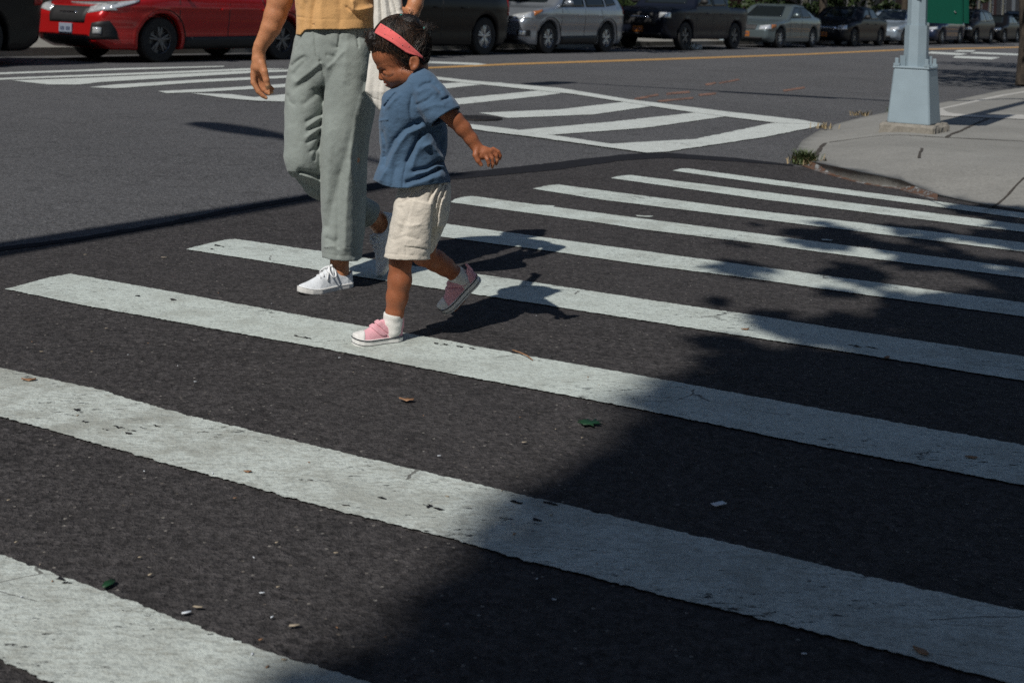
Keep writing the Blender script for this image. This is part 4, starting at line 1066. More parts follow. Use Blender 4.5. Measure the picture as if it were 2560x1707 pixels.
    if rails:
        for sgn in (-1, 1):
            mb = MB(); zt = max(p[1] for p in top) + .05; mb.tube([(L * .42, sgn * .56, zt - .08), (L * .45, sgn * .56, zt), (L * .8, sgn * .56, zt - .02), (L * .84, sgn * .56, zt - .12)], .02, 6); mb.build('roof_rail', M['trim'], root)
    return root

def T(px, py=None):
    """distance along the row of the near side of a car seen at photo column px"""
    a = Gp(px, 158 - (px - 398) * .021); 
    # intersect ray column with the row line
    kx = (px - CX) / FPX; return (kx * A0[1] - A0[0]) / (d_row[0] - kx * d_row[1])

# top outlines
def crossover(L=4.45, H=1.6, hood=.98):
    return [(.02, .72), (.12, .86), (.55, hood), (1.12, hood + .08), (1.85, H - .10), (2.2, H), (3.2, H - .01), (3.95, H - .10), (L - .10, hood + .10), (L, .82)]
def sedan(L=4.55, H=1.42):
    return [(.02, .58), (.14, .74), (.6, .84), (1.30, .93), (2.05, H - .07), (2.4, H), (2.95, H - .02), (3.75, 1.04), (L - .12, .98), (L, .72)]
def van(L=5.1, H=1.9):
    return [(.02, .75), (.12, 1.0), (.6, 1.1), (1.15, 1.16), (1.75, H - .12), (2.1, H), (4.4, H), (L - .15, H - .12), (L - .03, 1.1), (L, .7)]
def suvwin(L, belt, H, a=1.35, b=3.95):
    return [[(a, belt + .04), (2.42, belt + .06), (2.42, H - .12), (a + .52, H - .14)], [(2.5, belt + .06), (3.38, belt + .08), (3.34, H - .13), (2.5, H - .12)], [(3.46, belt + .09), (b, belt + .14), (b - .22, H - .18), (3.42, H - .14)]]
def sedwin(belt, H):
    return [[(1.55, belt + .04), (2.45, belt + .05), (2.45, H - .09), (2.12, H - .10)], [(2.52, belt + .05), (3.35, belt + .07), (3.05, H - .11), (2.52, H - .09)]]
G_ = 'parked cars along the avenue'
# red crossover
tf = T(398) - 1.0
make_car('crossover_car', 'glossy red crossover with black wheel arches, parked at left', 'car', tf, crossover(4.55, 1.6, .97), 4.55, 1.82, .98, (1.08, 3.74), .35, (0.44, 0.010, 0.011),
         suvwin(4.55, .98, 1.6), [(-.60, 1.10), (.60, 1.10), (.50, 1.50), (-.50, 1.50)], None,
         dict(front=[[(-.84, .80), (-.46, .745), (-.44, .84), (-.80, .905)], [(.46, .745), (.84, .80), (.80, .905), (.44, .84)]], side=[(.16, .80), (.62, .93), (.66, .965), (.18, .90)]),
         [(-.42, .60), (.42, .60), (.46, .84), (-.46, .84)], ('plate_white', .50), True, 'rim_dark', .03, intake=[(-.5, .25), (.5, .25), (.56, .40), (-.56, .40)], fog=[(-.82, .36), (-.56, .36), (-.60, .60), (-.80, .64)],
         seams=[(1.42, .36, 1.42, 1.0), (2.46, .36, 2.46, 1.02), (3.34, .72, 3.2, 1.02)], mirror=(1.5, 1.06), rails=True, group=G_, rough=.26, chromebar=[(-.2, .735), (.2, .735), (.2, .755), (-.2, .755)])
# black van-like car ahead of it, mostly out of frame
make_car('utility_car', 'black sport utility car cut off by the left edge', 'car', tf - 5.95, van(5.0, 1.8), 5.0, 1.92, 1.08, (.95, 3.95), .38, (0.008, 0.008, 0.009), suvwin(5.0, 1.08, 1.8, 1.4, 4.6), None, [(-.6, 1.15), (.6, 1.15), (.55, 1.6), (-.55, 1.6)],
         None, None, None, False, 'rim_dark', .045, tail=[(4.80, .85), (4.97, .85), (4.93, 1.25), (4.80, 1.25)], group=G_)
# black van
tb = T(1287)
make_car('utility_car', 'black sport utility car with chrome five spoke wheels, right of the child head', 'car', tb - 5.0, van(5.0, 1.85), 5.0, 1.98, 1.12, (.98, 3.98), .40, (0.007, 0.007, 0.008), suvwin(5.0, 1.12, 1.85, 1.45, 4.55), [(-.62, 1.25), (.62, 1.25), (.52, 1.7), (-.52, 1.7)], None,
         dict(front=[[(-.85, .85), (-.55, .85), (-.55, 1.0), (-.85, 1.0)], [(.55, .85), (.85, .85), (.85, 1.0), (.55, 1.0)]]), [(-.5, .65), (.5, .65), (.5, 1.0), (-.5, 1.0)], 'plate_white', False, 'rim', .04,
         tail=[(4.84, .85), (4.985, .85), (4.97, 1.35), (4.84, 1.35)], group=G_, chromebar=None, seams=[(1.5, .4, 1.5, 1.12), (2.46, .4, 2.46, 1.12)])
# silver crossover
tf = T(1378) - .93
make_car('crossover_car', 'silver crossover with alloy wheels in the middle of the parked row', 'car', tf, crossover(4.53, 1.66, 1.03), 4.53, 1.82, 1.03, (.93, 3.55), .355, (0.33, 0.36, 0.40), suvwin(4.53, 1.03, 1.66), [(-.60, 1.16), (.60, 1.16), (.50, 1.56), (-.50, 1.56)], None,
         dict(front=[[(-.84, .80), (-.42, .76), (-.42, .88), (-.80, .96)], [(.42, .76), (.84, .80), (.80, .96), (.42, .88)]], side=[(.34, .86), (.60, .96), (.62, 1.0), (.36, .95)], smat='lamp_amber', sname='indicator'),
         [(-.40, .70), (.40, .70), (.42, .84), (-.42, .84)], ('plate_white', .48), True, 'rim', .035, intake=[(-.62, .26), (.62, .26), (.66, .44), (-.66, .44)], fog=[(-.80, .40), (-.62, .40), (-.62, .52), (-.80, .54)],
         tail=[(4.36, .95), (4.50, .95), (4.40, 1.3), (4.30, 1.3)], group=G_, seams=[(1.42, .40, 1.42, 1.04), (2.46, .40, 2.46, 1.05), (3.3, .74, 3.2, 1.05)], mirror=(1.5, 1.12), rough=.28, metal=.6)
# dark blue pickup
tf = T(1720) - 1.0
PT = [(.02, .80), (.10, 1.06), (.5, 1.14), (1.45, 1.2), (2.05, 1.78), (2.4, 1.86), (3.3, 1.86), (3.62, 1.80), (3.72, 1.24), (5.2, 1.22), (5.25, .8)]
make_car('pickup_truck', 'dark navy pickup with orange number plate in the parked row', 'pickup', tf, PT, 5.25, 1.96, 1.16, (1.0, 4.2), .39, (0.008, 0.011, 0.022), [[(1.62, 1.22), (2.6, 1.24), (2.6, 1.74), (2.12, 1.72)], [(2.68, 1.24), (3.52, 1.26), (3.46, 1.74), (2.68, 1.74)]], [(-.66, 1.28), (.66, 1.28), (.56, 1.72), (-.56, 1.72)], None,
         dict(front=[[(-.88, .88), (-.6, .88), (-.6, 1.02), (-.88, 1.02)], [(.6, .88), (.88, .88), (.88, 1.02), (.6, 1.02)]]), [(-.52, .68), (.52, .68), (.54, 1.02), (-.54, 1.02)], ('plate_orange', .56), False, 'rim_dark', .045, group=G_, seams=[(1.58, .45, 1.58, 1.2), (2.64, .45, 2.64, 1.2), (3.6, .45, 3.6, 1.2)],
         intake=[(-.7, .36), (.7, .36), (.7, .46), (-.7, .46)], chromebar=[(-.3, .86), (.3, .86), (.3, .90), (-.3, .90)], mirror=(1.75, 1.3), ground=.3)
# grey green sedan
tf = T(1957) - .82
make_car('sedan_car', 'grey green sedan with orange number plate and amber indicators', 'car', tf, sedan(4.52, 1.42), 4.52, 1.80, .92, (.82, 3.58), .325, (0.13, 0.165, 0.175), sedwin(.92, 1.42), [(-.62, .99), (.62, .99), (.50, 1.34), (-.50, 1.34)], None,
         dict(front=[[(-.80, .60), (-.46, .58), (-.46, .70), (-.78, .74)], [(.46, .58), (.80, .60), (.78, .74), (.46, .70)]], side=[(.20, .62), (.42, .66), (.44, .75), (.24, .74)], smat='lamp_amber', sname='indicator'),
         [(-.34, .58), (.34, .58), (.36, .72), (-.36, .72)], ('plate_orange', .44), False, 'rim', .04, intake=[(-.55, .24), (.55, .24), (.58, .35), (-.58, .35)], group=G_, seams=[(1.55, .35, 1.5, .93), (2.48, .35, 2.48, .95)], mirror=(1.68, 1.0), ground=.18, spokes=7, metal=.5)
# black sedan
tf = T(2142) - .85
make_car('sedan_car', 'black sedan with bright chrome grille bar behind the grey green sedan', 'car', tf, sedan(4.7, 1.46), 4.7, 1.84, .95, (.85, 3.70), .33, (0.008, 0.009, 0.014), sedwin(.95, 1.46), [(-.62, 1.02), (.62, 1.02), (.50, 1.36), (-.50, 1.36)], None,
         dict(front=[[(-.82, .62), (-.5, .60), (-.5, .73), (-.80, .76)], [(.5, .60), (.82, .62), (.80, .76), (.5, .73)]]), [(-.42, .46), (.42, .46), (.44, .62), (-.44, .62)], ('plate_orange', .42), False, 'rim_dark', .05, group=G_, chromebar=[(-.46, .62), (.46, .62), (.46, .69), (-.46, .69)], mirror=(1.7, 1.03), ground=.18)
# small silver blue car partly behind the post
tf = T(2268) - .8
make_car('hatchback_car', 'small silver blue car half hidden by the lamp post', 'car', tf, sedan(4.3, 1.44), 4.3, 1.78, .93, (.8, 3.4), .32, (0.30, 0.36, 0.42), sedwin(.93, 1.44), [(-.62, .99), (.62, .99), (.50, 1.36), (-.50, 1.36)], None,
         dict(front=[[(-.80, .62), (-.46, .60), (-.46, .70), (-.78, .74)], [(.46, .60), (.80, .62), (.78, .74), (.46, .70)]]), [(-.36, .54), (.36, .54), (.32, .70), (-.32, .70)], None, False, 'rim', .05, intake=[(-.5, .26), (.5, .26), (.5, .38), (-.5, .38)], group=G_, ground=.18, metal=.5)
FARC = [(2335, 'sedan_car', 'dark blue sedan just right of the lamp post', sedan(4.6, 1.44), 4.6, (0.012, 0.02, 0.05)), (2402, 'crossover_car', 'dark crossover below the green board', crossover(4.5, 1.66, 1.0), 4.5, (0.02, 0.02, 0.024)),
        (2450, 'sedan_car', 'black sedan right of the green board', sedan(4.6, 1.44), 4.6, (0.008, 0.008, 0.01)), (2492, 'crossover_car', 'charcoal crossover among the far parked cars', crossover(4.5, 1.7, 1.0), 4.5, (0.03, 0.034, 0.04)),
        (2530, 'sedan_car', 'grey sedan near the right edge of the frame', sedan(4.6, 1.44), 4.6, (0.10, 0.11, 0.12)), (2562, 'crossover_car', 'dark crossover parked at the far right edge', crossover(4.5, 1.7, 1.0), 4.5, (0.015, 0.018, 0.022))]
prev = None
tcur = T(2268) - .8 + 4.3 + .9
for i, (px, nm, lb, tp, L, col) in enumerate(FARC):
    t0 = tcur; tcur += L + .95
    xo = nm == 'crossover_car'; bl = 1.0 if xo else .94; H = max(p[1] for p in tp)
    make_car(nm, lb, 'car', t0, tp, L, 1.82, bl, (.85, 3.6), .34, col, suvwin(L, bl, H) if xo else sedwin(bl, H), [(-.6, bl + .09), (.6, bl + .09), (.5, H - .1), (-.5, H - .1)], None,
             dict(front=[[(-.82, .66), (-.5, .64), (-.5, .75), (-.80, .78)], [(.5, .64), (.82, .66), (.80, .78), (.5, .75)]]), [(-.4, .5), (.4, .5), (.42, .66), (-.42, .66)], 'plate_white' if i % 2 else None, False, 'rim', .07, group=G_, ground=.18, pol=False)
# ------------------------------------------------------------------ people
def grp(P, F, x0, y0, x1, y1, d0, d1, fn, margin=.03):
    """evaluate fn only near its box"""
    c = np.array([F.q(x, y, d) for x in (x0, x1) for y in (y0, y1) for d in (d0, d1)]); lo = c.min(0) - margin; hi = c.max(0) + margin
    q = np.maximum(np.maximum(lo - P, P - hi), 0); dist = np.linalg.norm(q, axis=1) + margin
    m = dist <= margin + 1e-9
    out = dist.copy()
    if m.any(): out[m] = fn(P[m])
    return out

# ---------------- shoes, built in their own frame: x heel to toe, z up
def shoe(root, heel, toe, up, L, Wd, style, label=None, deep=False):
    x = toe - heel; x = x / np.linalg.norm(x); z = up - x * (up @ x); z /= np.linalg.norm(z); y = np.cross(z, x)
    Rm = np.stack([x, y, z], 1)
    hwt = ([0, .02, .06, .15, .35, .55, .72, .85, .94, .985, 1.0], [.0, .17, .28, .36, .36, .43, .49, .47, .37, .22, 0]) if style == 'child' else ([0, .02, .06, .15, .35, .55, .70, .85, .94, .985, 1.0], [.0, .16, .26, .34, .34, .42, .49, .43, .30, .17, 0])
    h = .026 if style == 'child' else .022
    kid = style == 'child'
    def hw(s): return Wd * np.interp(s, *hwt)
    def zs(s): return L * (.045 if kid else .055) * np.clip((s - .70) / .30, 0, 1) ** 2
    if kid: tt = ([0, .04, .12, .24, .34, .42, .55, .68, .8, .92, 1], [.066, .072, .066, .066, .078, .080, .070, .056, .046, .040, .034])
    else: tt = ([0, .04, .12, .24, .36, .44, .55, .68, .8, .92, 1], [.062, .068, .062, .064, .084, .086, .074, .058, .046, .035, .026])
    def sole(P):
        s = P[:, 0] / L; d2 = (np.abs(P[:, 1]) - hw(s)) * .85
        d2 = np.maximum(d2, np.maximum(-P[:, 0], P[:, 0] - L))
        return smax(d2, np.abs(P[:, 2] - zs(s) - h / 2) - h / 2, .006)
    def up_(P):
        s = P[:, 0] / L; a = np.maximum(hw(s) - .003, 1e-4); b = np.interp(s, *tt); zz = P[:, 2] - zs(s)
        e = 2.3 + .0 * s
        # sides lean in towards the throat
        a2 = a * (1 - .30 * np.clip(zz / .09, 0, 1))
        k = (np.abs(P[:, 1] / a2) ** e + np.abs(np.maximum(zz, 0) / b) ** e) ** (1 / e)
        d = (k - 1) * np.minimum(a, b) * .85
        d = np.maximum(d, np.maximum(-P[:, 0] + .001, P[:, 0] - L + .002)); d = np.maximum(d, -zz + .004); d = np.maximum(d, zz - b)
        op = sd_ell(P, (L * .185, 0, .082 if kid else .080), (L * .165, Wd * .30, .026 if kid else .036))
        if deep: op = sd_ell(P, (L * .20, 0, .088), (L * .20, Wd * .40, .058))
        d = smax(d, -op, .004)
        return d - .0012 * vnoise(P, 70, 5) * np.clip((.75 - s) * 8, 0, 1)
    root2 = root
    def put(name, V, Fq, mat, par):
        Vw = np.asarray(V) @ Rm.T + heel
        return meshobj(name, Vw, Fq, mat, par)
    lo, hi = (-.004, -Wd * .6, -.006), (L + .004, Wd * .6, .115); vx = .0019 if kid else .0024
    V, Fq = polygonise(up_, lo, hi, vx, 1); sh_ = put('shoe', V, Fq, M['pink_shoe' if kid else 'white_shoe'], root2)
    if label: sh_['label'] = label
    V, Fq = polygonise(sole, lo, hi, vx, 1); put('sole', V, Fq, M['rubber_white'], sh_)
    ss = np.concatenate([np.linspace(.0, .06, 7), np.linspace(.1, .9, 22), np.linspace(.92, 1, 9)])
    ring = lambda zz, off: np.array([(s * L, hw(s) + off, zs(s) + zz) for s in ss] + [(s * L, -hw(s) - off, zs(s) + zz) for s in ss[::-1]])
    def tube_put(name, pts, r, mat, n=6):
        mb = MB(); mb.tube(pts, r, n); return put(name, np.concatenate(mb.v), mb.f, M[mat], sh_)
    if kid:
        tube_put('dark_stripe', ring(h * .93, .0004), .0018, 'thread'); tube_put('dark_stripe', ring(h * .36, .0006), .0010, 'thread')
        tc = lambda P: smax(up_(P) - .0022, (.775 * L - P[:, 0]) + 9.0 * P[:, 1] ** 2, .004)
        V, Fq = polygonise(tc, lo, hi, vx, 1); put('toe_cap', V, Fq, M['rubber_white'], sh_)
        sgn = 1 if abs(heel[2]) < .03 else 1
        for s0, w in ((.395, .0078), (.565, .0076)):
            def st(P, s0=s0, w=w):
                t = (P[:, 0] - s0 * L - (P[:, 2] - .055) * 1.15) / 1.52; near = P[:, 1] * sgn
                return smax(up_(P) - .0038, smax(np.abs(t) - w, np.where(near > -.004, .033 - P[:, 2] + zs(P[:, 0] / L), -near * .6 - .012), .006), .003)
            V, Fq = polygonise(st, lo, hi, vx, 1); put('strap', V, Fq, M['pink_shoe'], sh_)
        def tabf(P): return sd_cone(P, (.002, 0, .05), (.001, 0, .078), .0055, .0042) 
        V, Fq = polygonise(tabf, (-.012, -.012, .035), (.014, .012, .098), .0018, 1); put('heel_tab', V, Fq, M['pink_shoe'], sh_)
    else:
        tube_put('sole_seam', ring(h * .98, .0003), .0009, 'rubber_white')
        for s0 in (.40, .46, .52, .58, .64):
            b = np.interp(s0, *tt) + .0015; mb = MB()
            yy = np.linspace(-.018, .018, 7); pts = [(s0 * L + .004 * np.sign(q) * (abs(q) / .018), q, zs(s0) + b * (1 - .5 * (abs(q) / (hw(s0) * .75)) ** 2.3)) for q in yy]
            tube_put('lace', np.array(pts), .0028, 'lace')
        zt = np.interp(.40, *tt) + .004
        for sg in (-1, 1):
            th = np.linspace(0, 2 * math.pi, 22); pts = np.array([(L * .41 + .018 * math.sin(t) * (1 if sg < 0 else .8) + .008 * (1 - math.cos(t)), sg * .026 * (1 - math.cos(t)) * .75, zt - .020 * (1 - math.cos(t)) * .8 + .006 * math.sin(t)) for t in th])
            tube_put('lace', pts, .0032, 'lace')
            pts = np.array([(L * .42 + .03 * t + .006 * sg, sg * .03 * t, zt + .004 - .045 * t ** 1.6) for t in np.linspace(0, 1, 9)]); tube_put('lace', pts, .0027, 'lace')
        tube_put('lace', np.array([(L * .40, -.006, zt), (L * .41, 0, zt + .004), (L * .42, .006, zt)]), .005, 'lace')
    return sh_

def Ew(F, x, y, dw=0): return uvw2world(F.q(x, y, dw)[None])[0]
UPV = np.array([0, 0, 1.0])

# =============================================================== the child
C = Fig(4.02)
SK = (1001, 112, 0); SKR = (69, 66, 60)
def child_head(P):
    d = C.ell(P, SK, SKR)
    d = smin(d, C.cone(P, (973, 134, 10, 43), (973, 134, -10, 43)), 12 * C.s)
    d = smin(d, C.ell(P, (983, 172, 0), (33, 40, 44)), 14 * C.s)
    for sg in (-1, 1):
        d = smin(d, C.ell(P, (988, 191, sg * 25), (24, 22, 22)), 10 * C.s)            # cheek
    d = smin(d, C.cone(P, (1026, 186, -26, 22), (994, 206, -12, 17)), 10 * C.s)
    d = smin(d, C.cone(P, (1026, 186, 26, 22), (994, 206, 12, 17)), 10 * C.s)
    d = smin(d, C.ell(P, (1013, 177, 0), (22, 20, 42)), 12 * C.s)
    d = smin(d, C.ell(P, (984, 213, 0), (12, 11, 16)), 8 * C.s)                       # chin
    # brow, eye sockets and lids
    for sg in (-1, 1):
        d = smax(d, -C.ell(P, (959, 180, sg * 27), (12, 8, 14)), 7 * C.s)
        d = smin(d, C.ell(P, (968.5, 182, sg * 25), (11.5, 10, 13)), 3.0 * C.s)
        d = smin(d, C.cone(P, (947, 170, sg * 13, 4.5), (966, 165, sg * 38, 4)), 7 * C.s)
        d = d + .9 * C.s * np.exp(-((pix(P)[1] - 188.5 - .02 * (pix(P)[0] - 968)) / 1.4) ** 2) * (np.abs(pix(P)[0] - 969) < 13) * (np.sign(P[:, 2] - C.w0) == sg)
    # nose
    d = smin(d, C.cone(P, (952, 176, 0, 4.5), (953.5, 193, 0, 7.2)), 5 * C.s)
    d = smin(d, C.ell(P, (954, 195.5, 0), (7.5, 6.4, 8.5)), 3 * C.s)
    for sg in (-1, 1):
        d = smin(d, C.ell(P, (960.5, 197.5, sg * 8), (6, 5, 5.5)), 3 * C.s)
        d = smax(d, -C.ell(P, (956.5, 202.5, sg * 4.5), (3.0, 2.2, 2.2)), 1.5 * C.s)
    # mouth
    d = smin(d, C.ell(P, (970, 208, 0), (9, 10, 15)), 7 * C.s)
    d = smin(d, C.ell(P, (965, 206.5, 0), (6.2, 3.6, 12)), 2.5 * C.s)
    d = smin(d, C.ell(P, (972, 213.5, 0), (6.4, 4.0, 10.5)), 2.5 * C.s)
    d = smax(d, -C.ell(P, (966.5, 210.4, 0), (9, 1.1, 13)), 1.2 * C.s)
    # ear
    for sg in (-1, 1):
        e = C.ell(P, (1036, 157, sg * 60), (13.5, 19, 6.5))
        e = smin(e, C.ell(P, (1033, 173, sg * 59), (7, 6.5, 5)), 3 * C.s)
        e = smax(e, -C.ell(P, (1034, 157, sg * 67.5), (9, 13, 6)), 2.5 * C.s)
        e = smin(e, C.ell(P, (1026.5, 161, sg * 62), (3.2, 5, 4)), 2 * C.s)
        d = smin(d, e, 3 * C.s)
    return d
def finger(F, P, pts, k=2.0): return F.chain(P, pts, k)
def child_hand(P):
    d = C.chain(P, [(1187, 363, -72, 13.5), (1196, 373, -72, 13), (1207, 383, -73, 15)], 4)
    d = smin(d, C.ell(P, (1210, 379, -74), (16, 13, 10)), 5 * C.s)
    d = smin(d, C.cone(P, (1205, 391, -76, 9), (1226, 378, -72, 8)), 5 * C.s)
    f = C.chain(P, [(1213, 388, -80, 6.2), (1219, 399, -86, 5.5), (1222, 408, -85, 4.9), (1221.5, 414.5, -82, 4.2)], 1.2)
    f = np.minimum(f, C.chain(P, [(1221, 384, -76, 6.2), (1230.5, 396, -79, 5.4), (1232.5, 409, -77, 4.8), (1230.5, 418, -74, 4.2)], 1.2))
    f = np.minimum(f, C.chain(P, [(1228, 379, -71, 6.0), (1240, 389, -71, 5.3), (1243, 401, -69, 4.7), (1240.5, 410.5, -66, 4.1)], 1.2))
    f = np.minimum(f, C.chain(P, [(1233, 373, -66, 5.6), (1246, 380, -65, 4.9), (1251, 390, -63, 4.4), (1249.5, 398, -60, 3.8)], 1.2))
    t = C.chain(P, [(1192, 374, -80, 9), (1189, 388, -86, 7.4), (1195, 402, -88, 6.2), (1203, 412.5, -87, 5.0)], 2)
    d = smin(d, f, 2.0 * C.s); d = smin(d, t, 3 * C.s)
    # creases between knuckles
    x, y = pix(P)
    for a, b in (((1219, 391), (1227, 402)), ((1225, 387), (1235, 397)), ((1231, 381), (1243, 389))):
        d = d + .8 * C.s * np.exp(-(d_polyline(x, y, [a, b]) / 1.3) ** 2) * (P[:, 2] < C.w0 - 74 * C.s)
    return d
def child_body(P):
    d = grp(P, C, 900, 30, 1085, 235, -75, 75, child_head)
    d = smin(d, C.chain(P, [(1034, 165, 0, 36), (1040, 200, 0, 33), (1042, 235, 0, 44)], 6), 10 * C.s)
    to = C.loft(P, [(215, 1020, 1070, 0, 40), (235, 990, 1095, 0, 60), (290, 962, 1095, 0, 64), (360, 970, 1095, 0, 60), (430, 998, 1100, 0, 58), (490, 1006, 1108, 0, 60), (520, 1012, 1100, 0, 46)])
    d = smin(d, to, 10 * C.s)
    arm = C.chain(P, [(1062, 228, -62, 25), (1104, 268, -74, 23), (1136, 298, -76, 20.5), (1158, 322, -75, 18.5), (1178, 348, -73, 15.2), (1190, 365, -72, 13.6)], 8)
    d = smin(d, arm, 10 * C.s)
    d = smin(d, grp(P, C, 1165, 340, 1262, 432, -105, -45, child_hand), 5 * C.s)
    # far arm reaches up to the hand of the adult
    a2 = C.chain(P, [(1046, 228, 62, 24), (1034, 192, 92, 20), (1024, 120, 150, 16), (1026, 70, 190, 12.5), (1024, 50, 205, 14)], 8)
    for k in range(4): a2 = smin(a2, C.chain(P, [(1024 - k * 2, 46, 196 + 7 * k, 7), (1014, 34 + k, 198 + 7 * k, 6), (1008, 44 + k, 202 + 6 * k, 5)], 1), 3 * C.s)
    d = smin(d, a2, 8 * C.s)
    # near leg, planted
    l1 = C.chain(P, [(1040, 510, -30, 44), (1012, 610, -32, 30), (1001, 655, -34, 26.5), (999.5, 700, -33, 28.5), (993, 742, -32, 26), (986, 785, -32, 21), (982, 818, -32, 18), (975, 842, -34, 18)], 10)
    l1 = smin(l1, C.chain(P, [(975, 845, -34, 17), (930, 855, -44, 15), (900, 858, -50, 11)], 4), 8 * C.s)
    l2 = C.chain(P, [(1065, 510, 32, 44), (1062, 600, 52, 32), (1058, 636, 74, 28), (1090, 652, 94, 26.5), (1112, 666, 108, 23.5), (1137, 684, 126, 19), (1158, 702, 138, 17)], 10)
    l2 = smin(l2, C.chain(P, [(1160, 705, 138, 17), (1150, 745, 134, 15), (1135, 770, 130, 10)], 4), 8 * C.s)
    l1 = l1 + .0  # shin
    return smin(smin(d, l1, 10 * C.s), l2, 10 * C.s)
def child_tint(V):
    x, y = pix(V); T = np.ones((len(V), 3)); near = V[:, 2] < C.w0 + 20 * C.s
    lips = np.exp(-(np.minimum(d_polyline(x, y, [(959, 206.5), (969, 207.5)]), d_polyline(x, y, [(966, 213), (975, 214)])) / 4.2) ** 2) * (x < 979)
    T *= 1 - lips[:, None] * np.array([.10, .38, .30])
    brow = np.exp(-(d_polyline(x, y, [(949, 171), (958, 165.5), (972, 164.5), (984, 169)]) / 2.4) ** 2) * (x < 990)
    T *= 1 - .42 * brow[:, None]
    lid = np.exp(-(d_polyline(x, y, [(957.5, 186), (966, 189.5), (976, 189), (983, 185.5)]) / 2.2) ** 2)
    T *= 1 - .62 * lid[:, None]
    hl = np.clip((150 - y + (x - 960) * .25) / 22, 0, 1) * (y < 175) * (x > 915) * (x < 1070)
    for n in ((1223.5, 415), (1229, 418), (1236.5, 411.5), (1243, 400), (1204.5, 415)):
        g = np.exp(-(((x - n[0]) / 3.2) ** 2 + ((y - n[1]) / 2.6) ** 2)); T *= 1 + g[:, None] * np.array([.9, 1.5, 1.7])
    kn = np.exp(-(((x - 1001) / 20) ** 2 + ((y - 662) / 16) ** 2)); T *= 1 - .18 * kn[:, None]
    return T
kid = C.mesh('person', child_body, 905, 25, 1262, 872, -110, 235, .0027, M['skin_child'], None, 1, child_tint)
tag(kid, 'small child walking in a blue linen top, cream shorts and a coral headband', 'person', 'people on the crosswalk')

# hair
def hairline(x): return np.interp(x, [905, 922, 945, 962, 980, 992, 1003, 1012, 1018, 1024, 1046, 1052, 1062, 1090], [126, 128, 127, 129, 133, 140, 150, 166, 172, 138, 136, 158, 168, 165])
def hair0(P):
    d = C.ell(P, (1003, 110, 0), (74, 72, 66))
    d = smin(d, C.cone(P, (974, 128, 10, 47.5), (974, 128, -10, 47.5)), 12 * C.s)
    d = smin(d, C.ell(P, (1028, 140, 0), (42, 44, 60)), 10 * C.s)
    return d
def hair_fn(P):
    d = hair0(P)
    d = smin(d, C.ell(P, (932, 100, -6), (17, 26, 38)), 10 * C.s)
    d = smin(d, C.ell(P, (1022, 56, -14), (27, 19, 26)), 8 * C.s)
    d = smin(d, C.ell(P, (1066, 78, -6), (13, 20, 22)), 6 * C.s)
    d = smax(d, C.below(P, [(x, hairline(x)) for x in range(905, 1092, 3)]), 3 * C.s)
    q = P.copy(); q[:, 1] *= 1.0
    d = d - 1.9 * C.s * vnoise(np.c_[P[:, 0] + P[:, 1], P[:, 1] - P[:, 0], P[:, 2]] * np.array([45, 170, 110]), 1, 2) - .9 * C.s * vnoise(P, 95, 7) - .7 * C.s * vnoise(P, 210, 8)
    return d
hair = C.mesh('hair', hair_fn, 900, 20, 1095, 180, -90, 90, .0026, M['hair'], kid, 1)
def strands(n, tie, pick, seed, r=.00045, reach=.9, lift=1.5, curl=1.2):
    rr = np.random.RandomState(seed); c0 = C.q(1003, 112, 0)
    D = rr.normal(size=(n * 4, 3)); D /= np.linalg.norm(D, axis=1, keepdims=True)
    D = D[D[:, 2] < .25]
    def onsurf(D, off):
        P = c0 + D * .16
        for _ in range(26): P = P - D * ((hair0(P) - off)[:, None]) * .9
        return P
    S = onsurf(D, lift * C.s); x, y = pix(S); k = pick(x, y); S = S[k][:n]; n = len(S)
    tgt = C.q(*tie); K = 9; path = [S]
    L = rr.uniform(.35, reach, (n, 1)); ph = rr.uniform(0, 6.28, (n, 3)); fq = rr.uniform(5, 12, (n, 1)); am = rr.uniform(.3, 1.6, (n, 1)) * curl * C.s
    for i in range(1, K):
        t = i / (K - 1)
        Q = S + (tgt - S) * (L * t)
        d = Q - c0; d /= np.linalg.norm(d, axis=1, keepdims=True)
        Q = onsurf(d, (lift + 1.2 * math.sin(t * 3.1)) * C.s) + np.sin(ph + fq * t) * am * t
        path.append(Q)
    A = np.stack(path, 1)
    return A
def strand_mesh(name, As, r, mat, parent):
    Vs, Fs, n0 = [], [], 0
    for A in As:
        n, K, _ = A.shape; T = np.gradient(A, axis=1); T /= np.linalg.norm(T, axis=2, keepdims=True) + 1e-9
        a = np.cross(T, np.array([.3, .5, .81])); a /= np.linalg.norm(a, axis=2, keepdims=True) + 1e-9; b = np.cross(T, a)
        rad = r * np.linspace(1, .35, K)[None, :, None]
        V = np.stack([A + rad * (a * math.cos(t) + b * math.sin(t)) for t in (0, 2.09, 4.19)], 2)
        idx = n0 + np.arange(n * K * 3).reshape(n, K, 3)
        for k in range(3):
            k2 = (k + 1) % 3
            Fs.append(np.stack([idx[:, :-1, k], idx[:, :-1, k2], idx[:, 1:, k2], idx[:, 1:, k]], -1).reshape(-1, 4))
        Vs.append(V.reshape(-1, 3)); n0 += n * K * 3
    return meshobj(name, uvw2world(np.concatenate(Vs)), np.concatenate(Fs), mat, parent)
hl = lambda x, y: y < np.vectorize(hairline)(x)
As = [strands(900, (1003, 46, -20), lambda x, y: hl(x, y) & (x < 1030), 1), strands(900, (1056, 78, -25), lambda x, y: hl(x, y) & (x > 985), 2)]
As.append(strands(240, (960, 88, -50), lambda x, y: (np.abs(y - np.vectorize(hairline)(x)) < 7) & (x < 1010), 3, lift=1.0, reach=1.2, curl=2.2))
